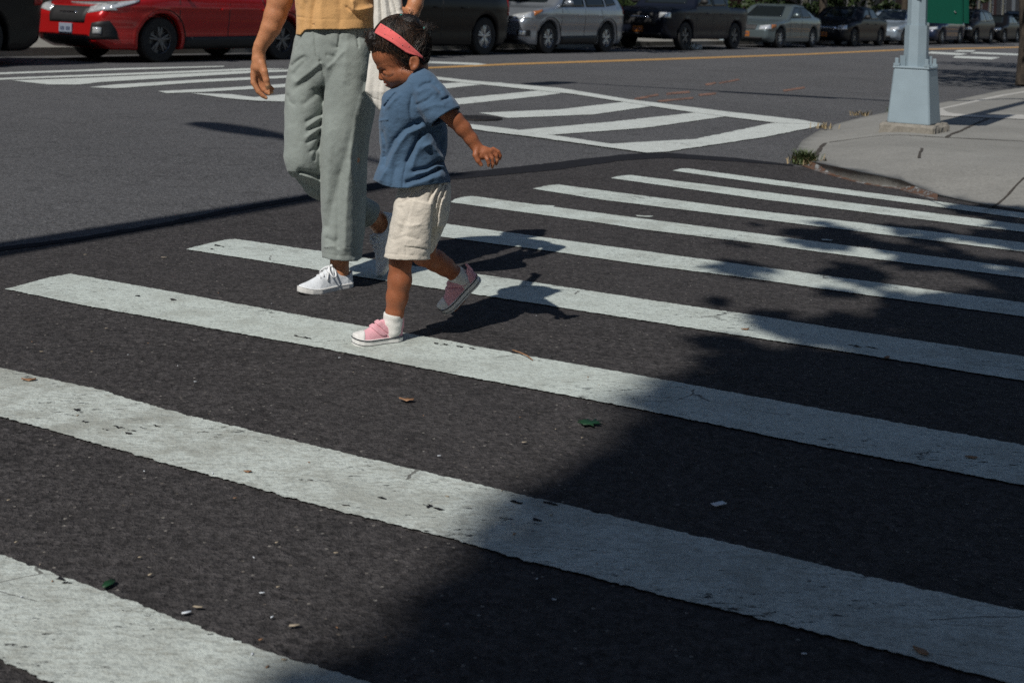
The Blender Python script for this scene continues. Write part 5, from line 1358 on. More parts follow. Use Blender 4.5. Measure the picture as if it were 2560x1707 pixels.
def curls(n, c, spread, L, seed, rad):
    rr = np.random.RandomState(seed); S = C.q(*c) + rr.normal(size=(n, 3)) * spread * C.s
    d = rr.normal(size=(n, 3)); d /= np.linalg.norm(d, axis=1, keepdims=True)
    K = 14; t = np.linspace(0, 1, K)[None, :, None]; l = (L * C.s * rr.uniform(.4, 1, (n, 1, 1)))
    ph = rr.uniform(0, 6.28, (n, 1, 3)); w = rr.uniform(7, 14, (n, 1, 1))
    return S[:, None] + d[:, None] * l * t + np.sin(ph + w * t) * rad * C.s * t ** .5
As += [curls(160, (1068, 72, -8), 6, 22, 5, 3), curls(150, (1026, 48, -16), 9, 18, 6, 3), curls(90, (926, 92, -10), 8, 20, 7, 3), curls(50, (1062, 140, -30), 8, 18, 8, 3), curls(40, (1012, 150, -56), 6, 16, 9, 2.5)]
strand_mesh('hair_strands', As, .0006, M['hair'], kid)
strand_mesh('hair_strands', [strands(260, (1003, 46, -20), lambda x, y: hl(x, y) & (x < 1040), 31, lift=1.9, curl=1.3), strands(240, (1056, 78, -25), lambda x, y: hl(x, y) & (x > 985), 32, lift=1.9, curl=1.3), strands(240, (955, 92, -50), lambda x, y: (np.abs(y - np.vectorize(hairline)(x)) < 9) & (x < 1012), 33, lift=2.2, reach=1.1, curl=3.5), curls(50, (1068, 72, -8), 6, 22, 35, 3), curls(60, (926, 92, -20), 8, 20, 37, 3), curls(14, (1014, 140, -58), 5, 9, 38, 2.0)], .0007, M['hair_light'], kid)
# headband: a band round the head, wide in front, knotted behind the ear
BAND = [(936, 83), (940, 74), (951.5, 58.5), (974, 71.5), (1002, 91), (1030, 116.5), (1048, 133), (1058, 143), (1056, 148), (1044, 141.5), (1030, 137.5), (1016, 133), (980, 108), (957, 95)]
def band_fn(P):
    x, y = pix(P); p2 = sd_poly2(x, y, BAND) * C.s
    base = hair0(P) - 5.6 * C.s
    base = base + .7 * C.s * np.exp(-(d_polyline(x, y, [(946, 80), (985, 100), (1020, 127), (1045, 139)]) / 1.3) ** 2)
    return smax(p2, np.abs(base) - 2.6 * C.s, 1.6 * C.s)
hb = C.mesh('headband', band_fn, 925, 48, 1068, 158, -85, 85, .0018, M['coral'], kid, 1)
kn = C.mesh('knot', lambda P: smin(C.ell(P, (1053, 143, -38), (6, 5, 6)), C.cone(P, (1054, 144, -36, 3), (1060, 152, -34, 2.4)), 2 * C.s), 1040, 132, 1068, 160, -50, -24, .0018, M['coral'], hb, 1)
mb = MB()
for x, y in ((954, 65), (961, 71), (977, 77), (962, 86), (981, 97), (998, 94), (1006, 113), (1022, 117)):
    ray = C.q(x, y, -80); d_ = ray / np.linalg.norm(ray); P = (ray * .985)[None]
    for _ in range(40): P = P + d_ * band_fn(P)[:, None] * .7
    p = uvw2world(P)[0]; mb.lathe([(0, -.0022), (.0011, -.0018), (.0018, 0), (.0018, .001)], 8, np.array(Matrix.Rotation(-math.pi / 2, 3, 'X')), p)
mb.build('studs', M['stud'], hb)
for c_, nm in (((1000, 44, -16), 'hair_tie'), ((1057, 75, -22), 'hair_tie')):
    C.mesh(nm, lambda P, c_=c_: smin(C.ell(P, c_, (6.5, 5, 7)), C.ell(P, (c_[0] + 3, c_[1] - 4, c_[2]), (3.5, 4, 4)), 2 * C.s) - .6 * C.s * vnoise(P, 300, 2), c_[0] - 12, c_[1] - 12, c_[0] + 12, c_[1] + 12, c_[2] - 12, c_[2] + 12, .0016, M['elastic'], kid, 1)
# eyelashes
mb = MB()
for k in range(15):
    t = k / 14; x = 957 + 25 * t; y = 187 + 3.2 * math.sin(t * 3.0)
    P = C.q(x, y, -60)[None]; d_ = P / np.linalg.norm(P)
    for _ in range(40): P = P + d_ * child_head(P)[:, None] * .8
    p = P[0] - d_[0] * .0004; q = p + np.array([-.0022 + .001 * t, -.0028, -.0022])
    mb.tube([uvw2world(p[None])[0], uvw2world(((p + q) / 2 + [0, -.0006, 0])[None])[0], uvw2world(q[None])[0]], [.00045, .0004, .0002], 4)
mb.build('eyelashes', M['hair'], kid)

# blue linen top
HEM = [(925, 449), (933, 451), (957, 463.5), (975, 468), (994, 471), (1018, 471), (1055, 464.6), (1088, 460), (1126, 456.5), (1140, 455)]
SL0 = (1058, 216, -52); SL1 = (1118, 307, -78)
def shirt_raw(P):
    d = C.loft(P, [(172, 1026, 1066, 0, 36), (192, 1020, 1076, 0, 52), (206, 1008, 1090, 0, 66), (225, 980, 1100, 0, 76), (250, 958, 1106, 0, 82), (290, 949, 1112, 0, 80), (333, 948, 1119, 0, 78), (379, 951, 1118, 0, 76), (405, 949, 1111, 0, 80), (440, 937, 1122, 0, 90), (475, 928, 1130, 0, 96)], p=2.3)
    d = smin(d, C.ell(P, (992, 245, -4), (34, 24, 50)), 12 * C.s)
    sl = C.chain(P, [(1056, 214, -44, 40), (1082, 252, -66, 44), (1104, 287, -76, 46), (1124, 318, -84, 48)], 6)
    s2 = C.chain(P, [(1046, 218, 44, 38), (1036, 200, 86, 30), (1024, 176, 112, 28)], 6)
    A = C.q(*SL0); B = C.q(*SL1); ax = B - A; ax /= np.linalg.norm(ax); cut = (P - C.q(1110, 297, -76)) @ ax
    A2 = C.q(1046, 218, 44); B2 = C.q(1024, 176, 112); ax2 = B2 - A2; ax2 /= np.linalg.norm(ax2); cut2 = (P - C.q(1030, 188, 98)) @ ax2
    return d, sl, cut, s2, cut2
FOLDS = [([(1049, 308), (1030, 314), (1011, 325), (987, 351), (972, 385), (962, 415)], 8, -8.5), ([(1053, 321), (1018, 334), (1000, 356), (980, 392), (964, 424), (950, 450)], 9, 7),
         ([(1056, 323), (1034, 368), (1017, 403), (1008, 444), (1006, 470)], 2.4, -2.6), ([(1052, 334), (1031, 377), (1018, 403)], 6, -8), ([(1046, 372), (1036, 396), (1030, 420)], 9, 5),
         ([(1064, 366), (1077, 361), (1098, 387), (1110, 401)], 7, 8), ([(1075, 330), (1092, 345), (1104, 375)], 19, -11), ([(1035, 427), (1066, 422), (1088, 410), (1110, 406)], 5, -9), ([(1041, 436), (1068, 430), (1094, 415), (1110, 416)], 5, 6),
         ([(1018, 456), (1044, 448), (1066, 438), (1098, 421)], 5.5, -9), ([(1030, 463), (1062, 453), (1100, 440)], 8, 5), ([(1050, 221), (1060, 212), (1077, 208), (1090, 217), (1101, 230)], 5, -4.6), ([(1046, 230), (1062, 222), (1078, 220), (1092, 232)], 6, 4),
         ([(1106, 251), (1120, 245)], 3.4, -5), ([(1044, 262), (1068, 251), (1080, 240)], 4, -3), ([(1056, 275), (1085, 262), (1108, 262)], 7, 3), ([(961, 267), (973, 251), (988, 234)], 2.6, -4.5), ([(969, 268), (984, 250), (998, 238)], 5, 3),
         ([(948, 303), (958, 300), (968, 300)], 1.6, 2.2), ([(1030, 240), (1024, 270), (1028, 300), (1044, 312)], 4, -3), ([(958, 330), (964, 360), (962, 390)], 6, -3), ([(990, 420), (984, 445), (980, 466)], 7, -4)]
def shirt_fn(P):
    d, sl, cut, s2, cut2 = shirt_raw(P)
    dn = smin(d, sl, 9 * C.s); dn = smin(dn, s2, 9 * C.s)
    front = np.clip((C.w0 + 10 * C.s - P[:, 2]) / (30 * C.s), 0, 1)
    w = -1.35 * C.stroke(P, FOLDS) * front - .0011 * vnoise(P, 60, 11) - .0016 * vnoise(P * np.array([1.3, .8, 1]), 30, 12) - .0007 * vnoise(P * np.array([.7, 1.6, 1]), 150, 13)
    dn = dn + w
    issl = (sl < d) ; hemd = C.below(P, HEM)
    keep = np.maximum(np.where(sl < d + 4 * C.s, cut, -1), np.where(s2 < d + 4 * C.s, cut2, -1))
    body = np.maximum(dn, keep); body = np.maximum(body, hemd)
    # hollow just inside the openings
    inn = dn + .0085
    hol = np.minimum(np.maximum(inn, -(hemd + .02)), np.maximum(inn, -(np.where(sl < d + 8 * C.s, cut, -1) + .03)))
    nk = C.chain(P, [(1034, 150, 0, 37), (1040, 195, 0, 36), (1041, 214, 0, 37)], 4)
    nk = np.minimum(nk, sd_ell(P, C.q(1004, 212, 0), np.array([24, 15, 36]) * C.s))
    body = smax(body, -nk, 2 * C.s)
    return np.maximum(body, -hol)
sh = C.mesh('top', shirt_fn, 915, 130, 1160, 480, -140, 140, .0027, M['denim'], kid, 1)
# cream shorts
SH_H = [(940, 639), (958, 642), (972, 648), (1016, 651), (1060, 650), (1072, 649), (1085, 645)]
POCK = [(1031, 500), (1079, 510), (1076.5, 622), (1013, 616), (1018, 560)]
def shorts_fn(P):
    hip = C.loft(P, [(425, 1004, 1108, 0, 60), (445, 1000, 1116, 0, 66), (462, 998, 1126, 0, 72), (500, 988, 1127, 0, 74), (545, 990, 1120, 0, 66), (575, 1000, 1110, 0, 56)])
    a = C.loft(P, [(455, 1004, 1120, -20, 46), (500, 987, 1112, -28, 52), (543, 980, 1092, -33, 52), (600, 968, 1080, -37, 50), (665, 955, 1074, -40, 50)], p=2.4)
    b = C.loft(P, [(455, 1020, 1126, 24, 46), (500, 1012, 1126, 28, 50), (543, 1016, 1120, 32, 50), (592, 1028, 1102, 50, 46), (650, 1036, 1080, 66, 44)], p=2.4)
    ha = C.below(P, SH_H); hb_ = C.below(P, [(1000, 640), (1075, 636), (1083, 631), (1102, 592), (1130, 540)])
    fr = np.clip((C.w0 + 5 * C.s - P[:, 2]) / (25 * C.s), 0, 1)
    st = -C.stroke(P, [([(1089, 464), (1080, 485), (1072, 503)], 3.5, -5), ([(1106, 462), (1092, 490), (1084, 530), (1082, 580), (1080, 640)], 3.4, -7), ([(1097, 464), (1085, 492)], 4, 4), ([(1114, 462), (1098, 513), (1090, 563), (1086, 605)], 4, -6),
                       ([(1106, 500), (1096, 545), (1091, 590)], 5, 4), ([(1060, 470), (1040, 482), (1010, 505)], 5, -3), ([(1000, 560), (1025, 566), (1050, 561)], 4, 2), ([(985, 600), (1015, 590), (1045, 598)], 4, -2), ([(1015, 640), (1018, 560), (1031, 502)], 1.6, -1.6),
                       ([(1013, 617), (1076, 623)], 1.3, -1.8), ([(962, 634), (1073, 641)], 1.2, -1.2), ([(1033, 518), (1078, 526)], 1.0, -1.0), ([(1003, 520), (1015, 545), (1005, 580)], 7, -3)]) * fr
    st = st - .0013 * vnoise(P, 55, 21) - .0016 * vnoise(P, 26, 22) - .0008 * vnoise(P * np.array([.6, 1.8, 1]), 150, 23)
    x, y = pix(P); pk = sd_poly2(x, y, POCK)
    st = st - .0028 * np.clip(-pk / 1.6 + .5, 0, 1) * fr
    a = a + st; b = b + st; hip = hip + st
    a2 = np.maximum(np.maximum(a, ha), -np.maximum(a + .005, -(ha + .045)))
    b2 = np.maximum(np.maximum(b, hb_), -np.maximum(b + .005, -(hb_ + .04)))
    hip = np.maximum(hip, (y - 568) * C.s)
    return smin(smin(hip, a2, 5 * C.s), b2, 3 * C.s)
C.mesh('shorts', shorts_fn, 945, 420, 1140, 662, -110, 100, .0027, M['cream'], kid, 1)
def sock(pts, name='sock'):
    def fn(P):
        d = C.chain(P, pts, 5); x, y = pix(P)
        v = (P - C.q(*pts[0][:3])) @ ((C.q(*pts[1][:3]) - C.q(*pts[0][:3])) / np.linalg.norm(C.q(*pts[1][:3]) - C.q(*pts[0][:3])))
        d = d - .0009 * np.sin(v / .0042) - .0012 * vnoise(P, 60, 3)
        return np.maximum(d, -v)
    xs_ = [p[0] for p in pts]; ys_ = [p[1] for p in pts]; ds_ = [p[2] for p in pts]
    return C.mesh(name, fn, min(xs_) - 30, min(ys_) - 30, max(xs_) + 30, max(ys_) + 30, min(ds_) - 30, max(ds_) + 30, .0024, M['sock'], kid, 1)
sock([(984.5, 783, -32, 24.5), (982, 800, -32, 23.5), (981, 822, -32, 22), (976, 838, -34, 20)])
sock([(1136, 683, 125, 23.5), (1147, 692, 132, 22.5), (1160, 704, 139, 21.5), (1160, 718, 139, 20)])
hp = Gp(1006, 856); tp_ = Gp(878, 869)
shoe(kid, hp, hp + (tp_ - hp) / np.linalg.norm(tp_ - hp) * .168, UPV, .168, .073, 'child')
hp = Ew(C, 1204, 698, 146); tp_ = Ew(C, 1110, 790, 134); up = AX_R * -.66 + AX_U * .70 + AX_W * -.30
shoe(kid, hp, hp + (tp_ - hp) / np.linalg.norm(tp_ - hp) * .168, up, .168, .073, 'child', 'pink shoe lifted behind, in shade')

# =============================================================== the adult
A_ = Fig(4.74)
def adult_hand(P):
    F = A_
    d = F.chain(P, [(646, 128, 0, 15), (647, 148, -1, 16.5), (648, 168, -2, 18)], 5)
    d = smin(d, F.ell(P, (646, 172, 0), (20, 22, 11)), 6 * F.s)
    f = F.chain(P, [(634, 184, -4, 8.4), (634, 207, -7, 7.4), (646, 229, -8, 6.4), (657, 240, -7, 5.6), (665.5, 245.5, -5, 4.4)], 1.5)
    f = np.minimum(f, F.chain(P, [(643, 186, 3, 8.2), (647, 209, 6, 7.0), (659, 225, 6, 6.2), (667, 232, 6, 5.4), (673, 235.5, 6, 4.3)], 1.5))
    f = np.minimum(f, F.chain(P, [(650, 186, 9, 8.4), (654, 207, 11, 7.8), (666, 222, 12, 6.6), (675, 229, 12, 5.6), (680, 231, 12, 4.6)], 1.5))
    f = np.minimum(f, F.chain(P, [(656, 184, 14, 7.4), (662, 203, 17, 6.8), (672, 216, 19, 6), (678, 221, 19, 5.2), (682, 223, 19, 4.4)], 1.5))
    t = F.chain(P, [(653, 158, -10, 11), (660, 180, -15, 9.4), (666, 201, -16, 7.8), (668.5, 213, -15, 6.8), (669.5, 221, -13, 5.2)], 3)
    d = smin(d, f, 2.5 * F.s); d = smin(d, t, 3 * F.s)
    return d
def adult_hand2(P):
    F = A_
    d = F.chain(P, [(1042, -8, -52, 19), (1038, 12, -58, 19), (1032, 30, -62, 18)], 6)
    d = smin(d, F.ell(P, (1026, 34, -62), (22, 20, 15)), 6 * F.s)
    for k in range(4):
        d = smin(d, F.chain(P, [(1018 - k * 1, 30, -74 + 9 * k, 8.6), (1001, 24 + k, -78 + 9 * k, 8), (990, 34 + k, -76 + 8 * k, 7.2), (996, 46 + k, -72 + 8 * k, 6.4)], 2), 3 * F.s)
    d = smin(d, F.chain(P, [(1030, 40, -80, 9), (1012, 46, -88, 8), (1000, 44, -90, 6.6), (994, 38, -88, 5.4)], 2), 4 * F.s)
    return d
def adult_head(P):
    F = A_
    d = F.ell(P, (852, -325, 0), (52, 62, 62))
    d = smin(d, F.ell(P, (840, -292, -22), (40, 48, 40)), 14 * F.s)
    d = smin(d, F.ell(P, (829, -258, -34), (16, 14, 18)), 10 * F.s)
    d = smin(d, F.cone(P, (820, -318, -58, 5), (812, -298, -66, 9)), 6 * F.s)
    for sx in (-1, 1):
        d = smax(d, -F.ell(P, (822 + sx * 18 + 2, -318, -60 + sx * 9), (10, 6, 8)), 6 * F.s)
        d = smin(d, F.ell(P, (824 + sx * 18 + 3, -317, -50 + sx * 9), (10, 8, 10)), 3 * F.s)
    d = smin(d, F.ell(P, (822, -280, -60), (13, 4, 9)), 3 * F.s); d = smin(d, F.ell(P, (823, -272, -58), (12, 4.5, 9)), 3 * F.s)
    for e in ((805, -312, 8), (894, -312, -2)):
        d = smin(d, F.ell(P, e, (7, 17, 10)), 4 * F.s)
    return d
def adult_body(P):
    F = A_
    d = grp(P, F, 780, -400, 920, -230, -90, 80, adult_head)
    d = smin(d, F.chain(P, [(850, -270, 5, 34), (845, -215, 2, 34), (843, -190, 2, 44)], 6), 10 * F.s)
    to = F.loft(P, [(-205, 815, 872, 0, 30), (-185, 762, 920, 0, 50), (-130, 752, 930, 0, 62), (-60, 765, 920, 0, 62), (0, 770, 912, 0, 60), (60, 757, 918, 0, 62), (120, 748, 918, 0, 66), (170, 750, 915, 0, 60)])
    d = smin(d, to, 14 * F.s)
    ar = F.chain(P, [(764, -168, 0, 34), (742, -100, 2, 32), (716, -35, 4, 30), (701, 0, 4, 31), (688, 40, 2, 27), (677, 70, 0, 24), (664, 94, 0, 19), (652, 114, 0, 15.6), (647, 132, 0, 14.6)], 10)
    d = smin(d, ar, 14 * F.s)
    d = smin(d, grp(P, F, 615, 110, 695, 255, -45, 45, adult_hand), 5 * F.s)
    a2 = F.chain(P, [(918, -168, 0, 34), (985, -115, 6, 31), (1062, -62, -4, 29), (1058, -38, -28, 25), (1042, -6, -52, 18)], 10)
    d = smin(d, a2, 14 * F.s)
    d = smin(d, grp(P, F, 965, -30, 1065, 70, -115, -20, adult_hand2), 5 * F.s)
    l1 = F.chain(P, [(876, 150, -8, 46), (866, 400, -14, 34), (858, 470, -10, 35), (852, 600, -8, 24), (849, 650, -8, 21.5), (848, 676, -8, 22), (846, 700, -10, 20)], 10)
    l1 = smin(l1, F.ell(P, (853, 679, -20), (12, 12, 9)), 6 * F.s)
    l1 = smin(l1, F.chain(P, [(848, 700, -10, 19), (800, 715, -28, 15), (770, 725, -44, 9)], 5), 10 * F.s)
    l2 = F.chain(P, [(776, 150, 10, 42), (758, 300, -12, 36), (757, 388, -24, 31), (800, 452, 22, 29), (860, 502, 74, 26), (925, 540, 122, 23), (946, 553, 138, 24), (957, 572, 143, 24)], 10)
    l2 = smin(l2, F.chain(P, [(960, 562, 146, 23), (960, 606, 134, 19), (958, 660, 120, 12)], 5), 10 * F.s)
    return smin(smin(d, l1, 12 * F.s), l2, 12 * F.s)
def adult_tint(V):
    x, y = pix(V); T = np.ones((len(V), 3))
    for n in ((670, 217, 4.2, 5.5), (666, 245, 3, 2.6), (671.5, 237, 3, 2.6), (681, 232, 3, 2.6)):
        g = np.exp(-(((x - n[0]) / n[2]) ** 2 + ((y - n[1]) / n[3]) ** 2)) * (V[:, 2] < A_.w0 + 20 * A_.s); T *= 1 + g[:, None] * np.array([.45, .95, 1.2])
    kn = np.exp(-(((x - 640) / 12) ** 2 + ((y - 185) / 7) ** 2)); T *= 1 - .12 * kn[:, None]
    lips = np.exp(-((x - 822) / 14) ** 2 - ((y + 276) / 8) ** 2) * (V[:, 2] < A_.w0 - 48 * A_.s); T *= 1 - lips[:, None] * np.array([.1, .4, .3])
    return T
mum = A_.mesh('person', adult_body, 610, -405, 1085, 745, -125, 175, .0033, M['skin_mother'], None, 1, adult_tint)
tag(mum, 'adult in grey green trousers, mustard shirt and white shoes walking beside the child', 'person', 'people on the crosswalk')
def ahair(P):
    F = A_; d = F.ell(P, (856, -330, 6), (62, 70, 70)); d = smin(d, F.ell(P, (878, -270, 40), (44, 70, 44)), 16 * F.s); d = smin(d, F.ell(P, (880, -385, 30), (28, 26, 28)), 8 * F.s)
    face = F.ell(P, (830, -285, -52), (44, 56, 46)); return smax(d, -face, 5 * F.s) - 1.8 * F.s * vnoise(P * np.array([120, 30, 120]), 1, 3)
A_.mesh('hair', ahair, 780, -420, 935, -190, -90, 100, .006, M['hair'], mum, 1)
# mustard shirt
def ashirt(P):
    F = A_
    d = F.loft(P, [(-212, 818, 870, 0, 34), (-192, 766, 918, 0, 56), (-140, 744, 938, 0, 74), (-60, 738, 936, 0, 76), (0, 739, 934, 0, 76), (40, 742, 933, 0, 77), (95, 741, 931, 0, 80)], p=2.3)
    s1 = F.chain(P, [(772, -172, 0, 40), (744, -110, 2, 42), (728, -70, 3, 44)], 8); s2 = F.chain(P, [(910, -172, 0, 40), (975, -125, 4, 40), (1010, -100, 4, 40)], 8)
    c1 = (P - F.q(731, -82, 3)) @ ((F.q(728, -70, 3) - F.q(744, -110, 2)) / np.linalg.norm(F.q(728, -70, 3) - F.q(744, -110, 2)))
    c2 = (P - F.q(998, -108, 4)) @ ((F.q(1010, -100, 4) - F.q(975, -125, 4)) / np.linalg.norm(F.q(1010, -100, 4) - F.q(975, -125, 4)))
    fr = np.clip((F.w0 - P[:, 2]) / (25 * F.s), 0, 1)
    st = -F.stroke(P, [([(792, -10), (784, 25), (780, 72)], 8, -6), ([(804, -20), (800, 30), (804, 72)], 10, 4), ([(882, 5), (884, 26), (895, 27), (931, 20)], 7, 8), ([(866, 18), (885, 34), (896, 40)], 2.6, -4), ([(870, -10), (886, 22)], 9, 4), ([(848, -10), (852, 40), (846, 72)], 9, -3),
                       ([(740, 42), (770, 47), (850, 50), (931, 48)], 1.2, -1.3), ([(765, 10), (760, 60), (758, 85)], 7, -4), ([(915, 50), (918, 70)], 6, -3)]) * fr
    d = smin(smin(d, s1, 12 * F.s), s2, 12 * F.s) + st - .0014 * vnoise(P, 24, 31) - .0008 * vnoise(P, 60, 32)
    hem = F.below(P, [(735, 87), (742, 88), (752, 88), (757, 84), (761, 78), (768, 75.5), (800, 74.5), (860, 74.5), (929, 71.5), (940, 71)])
    d0 = d; d = np.maximum(d, hem); d = np.maximum(d, np.where((s1 < d0 + 10 * F.s) & (P[:, 0] < F.q(765, 0)[0]), c1, -1)); d = np.maximum(d, np.where((s2 < d0 + 10 * F.s) & (P[:, 0] > F.q(930, 0)[0]), c2, -1))
    return np.maximum(d, -np.maximum(d0 + .006, -(hem + .03)))
A_.mesh('shirt', ashirt, 680, -220, 1020, 95, -90, 90, .0034, M['mustard'], mum, 1)
# trousers
def trous(P):
    F = A_
    pel = F.loft(P, [(40, 752, 922, 0, 62), (75, 745, 928, 0, 68), (110, 737, 929, 0, 72), (150, 729, 930, 0, 74), (180, 723, 930, 2, 70), (215, 720, 932, 4, 58)], p=2.2)
    xx_, yy_ = pix(P); xr_ = np.interp(yy_, [150, 215, 235, 300, 400, 470, 640], [960, 930, 902, 886, 872, 888, 885]); P1 = P.copy(); e_ = (xx_ - xr_)
    P1[:, 2] = P1[:, 2] - 1.5 * F.s * (np.sqrt(np.maximum(e_, 0) ** 2 + 9) - 3) * (e_ > 0) * (P[:, 2] < F.w0 + 20 * F.s)
    l1 = F.loft(P1, [(70, 838, 912, 0, 36), (110, 812, 930, -8, 62), (150, 806, 930, -10, 66), (180, 808, 931, -10, 66), (230, 811, 936, -12, 66), (270, 809, 942, -12, 66), (306, 806.5, 937, -13, 66), (357, 800, 927, -14, 64), (380, 798, 925, -14, 62), (431, 800, 919, -12, 60), (472, 802, 914, -11, 58), (523, 803.5, 912.5, -10, 56), (584, 804, 909.5, -9, 54), (625, 804.5, 904.5, -9, 52), (670, 806, 900, -9, 52)], p=2.25)
    l2 = F.loft(P, [(70, 752, 806, 5, 36), (110, 736, 830, 10, 60), (150, 729, 815, 10, 62), (178, 722, 815, 8, 62), (230, 714, 815, 2, 60), (306, 711.5, 810, -10, 56), (357, 712, 806, -20, 52), (398, 715, 800, -25, 50), (425, 722, 795, -25, 45)], p=2.1)
    shn = F.chain(P, [(758, 388, -24, 46), (766, 412, -16, 45), (800, 452, 22, 43), (862, 500, 74, 39), (918, 534, 124, 33), (950, 552, 144, 32)], 10)
    axs = F.q(950, 552, 144) - F.q(862, 500, 74); axs /= np.linalg.norm(axs); csh = (P - F.q(927, 538, 130)) @ axs
    h1 = F.below(P, [(795, 641), (806, 643.5), (827, 649.5), (860, 653), (884, 653.5), (893, 653), (902, 647)])
    fr = np.clip((F.w0 + 0 * F.s - P[:, 2]) / (25 * F.s), 0, 1); x, y = pix(P); 
    st1 = -F.stroke(P, [([(849, 74), (848, 95), (845, 118)], 2.4, -6), ([(891, 74), (893, 96), (896, 118)], 2.2, -5.5), ([(870, 80), (866, 130), (862, 200)], 10, 3), ([(836, 118), (846, 122), (836, 150)], 7, -3.5), ([(858, 130), (840, 150), (822, 168)], 5, 3.5), ([(815, 138), (835, 142)], 5, -3),
                        ([(910, 205), (890, 290), (868, 380), (846, 440), (832, 510), (820, 565)], 15, -7), ([(906, 250), (886, 360), (872, 440), (866, 520), (862, 620)], 10, 6), ([(852, 430), (845, 480), (843, 640)], 5, -2.5), ([(897, 300), (893, 420), (888, 520), (885, 640)], 7, -5), ([(930, 260), (915, 330), (905, 410)], 6, 4),
                        ([(818, 596), (838, 606), (842, 600)], 6, -3.5), ([(812, 618), (835, 616), (845, 626)], 4, 3), ([(805, 632), (850, 640), (900, 638)], 1.3, -1.2), ([(826, 300), (822, 420), (818, 500)], 13, 3)]) * fr
    st2 = -F.stroke(P, [([(743, 219), (765, 203), (785, 186), (802, 172)], 11, -4.2), ([(735, 186), (748, 170), (764, 153)], 9, -4.5), ([(742, 205), (770, 184), (800, 160)], 7, 5), ([(730, 165), (745, 152), (760, 143)], 5, -4), ([(767, 304), (785, 293), (808, 280)], 4.5, -5), ([(770, 326), (788, 316), (808, 304)], 4.5, -5.5), ([(768, 357), (784, 346), (801, 331)], 4.5, -5.5), ([(770, 316), (806, 293)], 4.5, 4), ([(769, 342), (806, 318)], 4.5, 4),
                        ([(775, 380), (790, 370), (800, 352)], 4, -4), ([(750, 428), (775, 433), (803, 443)], 5.5, -9), ([(751, 437), (775, 445), (803, 455)], 5, 7), ([(741, 446), (770, 462), (804, 483)], 7, -10), ([(786, 400), (790, 380), (796, 360)], 4, -4), ([(720, 240), (724, 255), (735, 262)], 5, -3), ([(760, 260), (785, 240), (805, 215)], 8, -4)]) * fr
    stp = -F.stroke(P, [([(786, 76), (788, 110), (792, 140), (801, 154)], 3, -3.5), ([(752, 95), (741, 118)], 2.2, -3), ([(800, 154), (808, 180), (815, 215)], 5, -6)]) * fr
    nz = -.0016 * vnoise(P, 18, 41) - .0011 * vnoise(P * np.array([1, 1, .5]), 48, 42) - .0005 * vnoise(P * np.array([1.6, 1, .6]), 120, 43)
    l1 = l1 + st1 + nz; l2 = smin(l2, np.maximum(shn, csh), 10 * F.s) + st2 + nz; pel = pel + stp + nz + st1 * (x > 815) + st2 * (x < 815)
    a = np.maximum(np.maximum(l1, h1), -np.maximum(l1 + .006, -(h1 + .06)))
    l2 = np.maximum(l2, -np.maximum(shn + .008, -(csh + .04)))
    up = smin(pel, l2, 9 * F.s)
    return smin(up, a, 3.5 * F.s)
A_.mesh('trousers', trous, 700, 40, 985, 672, -95, 185, .0034, M['trousers'], mum, 1)
hp = Gp(880, 717); tp_ = Gp(750, 739)
shoe(mum, hp, hp + (tp_ - hp) / np.linalg.norm(tp_ - hp) * .245, UPV, .245, .092, 'adult')
w2 = (4.95 - A_.w0) / A_.s; w3 = (4.90 - A_.w0) / A_.s
hp = Ew(A_, 992, 535, w2); tp_ = Ew(A_, 962, 697, w3)
shoe(mum, hp, hp + (tp_ - hp) / np.linalg.norm(tp_ - hp) * .245, AX_R * -.86 + AX_W * -.5 + AX_U * -.1, .245, .092, 'adult', 'white shoe trailing on its toe, in shade', True)

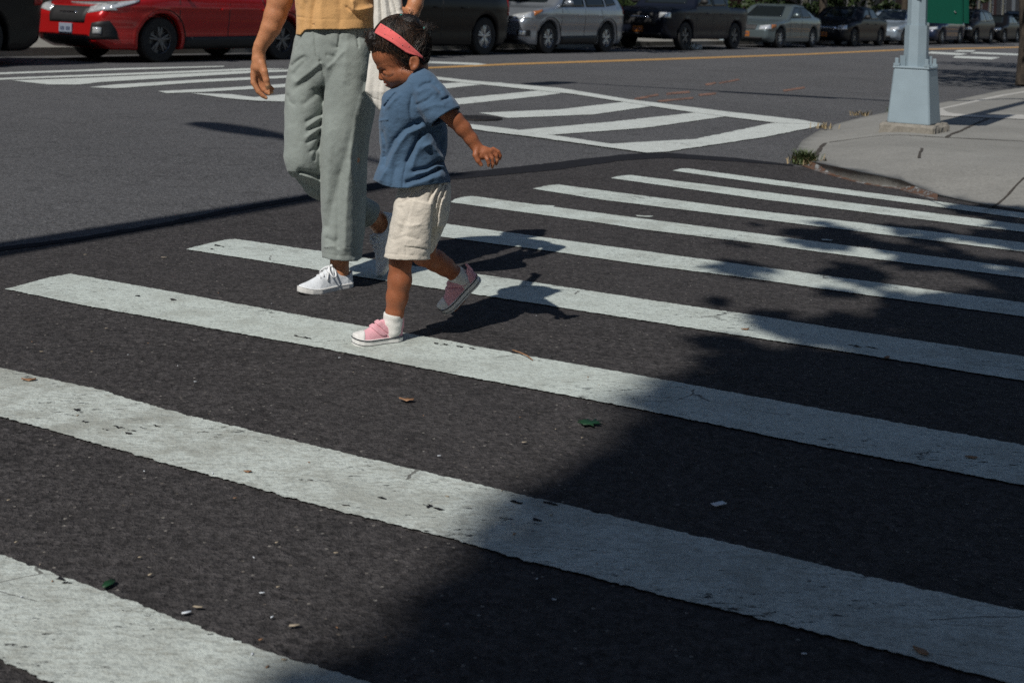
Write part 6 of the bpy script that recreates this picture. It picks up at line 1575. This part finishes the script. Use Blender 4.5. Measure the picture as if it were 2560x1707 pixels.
# canvas tote bag on the far shoulder of the adult
B_ = Fig(4.60)
BAG = [(936, -70), (934, 0), (934, 74), (922, 150), (912.5, 230), (931, 255), (946, 275), (975, 292), (1030, 296), (1078, 270), (1092, 222), (1084, 196), (1057, 161), (1030, 100), (1006, 20), (1000, -70)]
def bag_fn(P):
    F = B_; x, y = pix(P); d2 = sd_poly2(x, y, BAG) * F.s
    wob = np.interp(y, [-70, 60, 200, 290], [0, 0, 0, 0]); th = np.interp(y, [-70, 20, 120, 230, 296], [10, 12, 18, 26, 16]) * F.s
    wc = F.w0 + (np.interp(y, [-70, 40, 150, 296], [16, 6, 0, -6]) + np.interp(x, [910, 960, 1000, 1092], [0, 0, 8, 40])) * F.s
    st = -F.stroke(P, [([(951, -20), (954, 30), (957, 75), (956, 120)], 3, -5), ([(966, -30), (975, 20), (982, 60)], 3.2, -5), ([(975, -30), (986, 10), (992, 30)], 3, -5), ([(943, -20), (945, 60), (942, 120)], 4.5, 4), ([(960, -20), (966, 40), (970, 90)], 4, 4), ([(984, -30), (1000, 20)], 4, 4),
                       ([(925, 160), (935, 200), (930, 250)], 7, -2.5), ([(914, 232), (935, 247), (950, 251), (978, 262)], 1.4, -1.8), ([(950, 210), (947, 240), (946, 272)], 1.3, -1.6), ([(960, 190), (958, 230)], 5, 2)]) * (P[:, 2] < wc)
    return smax(d2, np.abs(P[:, 2] - wc) - th, 9 * F.s) + st - .0009 * vnoise(P, 45, 51) - .0012 * vnoise(P, 20, 52)
bag = empty('tote_bag', Ew(B_, 990, 290)); tag(bag, 'off white canvas tote bag hanging behind the child from the shoulder of the adult', 'tote bag')
bo = B_.mesh('bag', bag_fn, 905, -75, 1100, 302, -45, 75, .0034, M['canvas'], None, 1)
bo.data.transform(Matrix.Translation(-bag.location)); bo.parent = bag
mb = MB()
for k in (0, 1):
    pts = [Ew(B_, 945 + 45 * k, -62, 14 + 10 * k), Ew(B_, 938 + 30 * k, -120, 20), Ew(A_, 905 + 12 * k, -196, -58 + 10 * k), Ew(A_, 902 + 12 * k, -212, -6), Ew(A_, 905 + 14 * k, -190, 62), Ew(B_, 975 + 25 * k, -80, 60), Ew(B_, 985 + 10 * k, -60, 20)]
    mb.tube([np.array(p) - np.array(bag.location) for p in pts], .012, 8)
mb.build('strap', M['canvas'], bag)
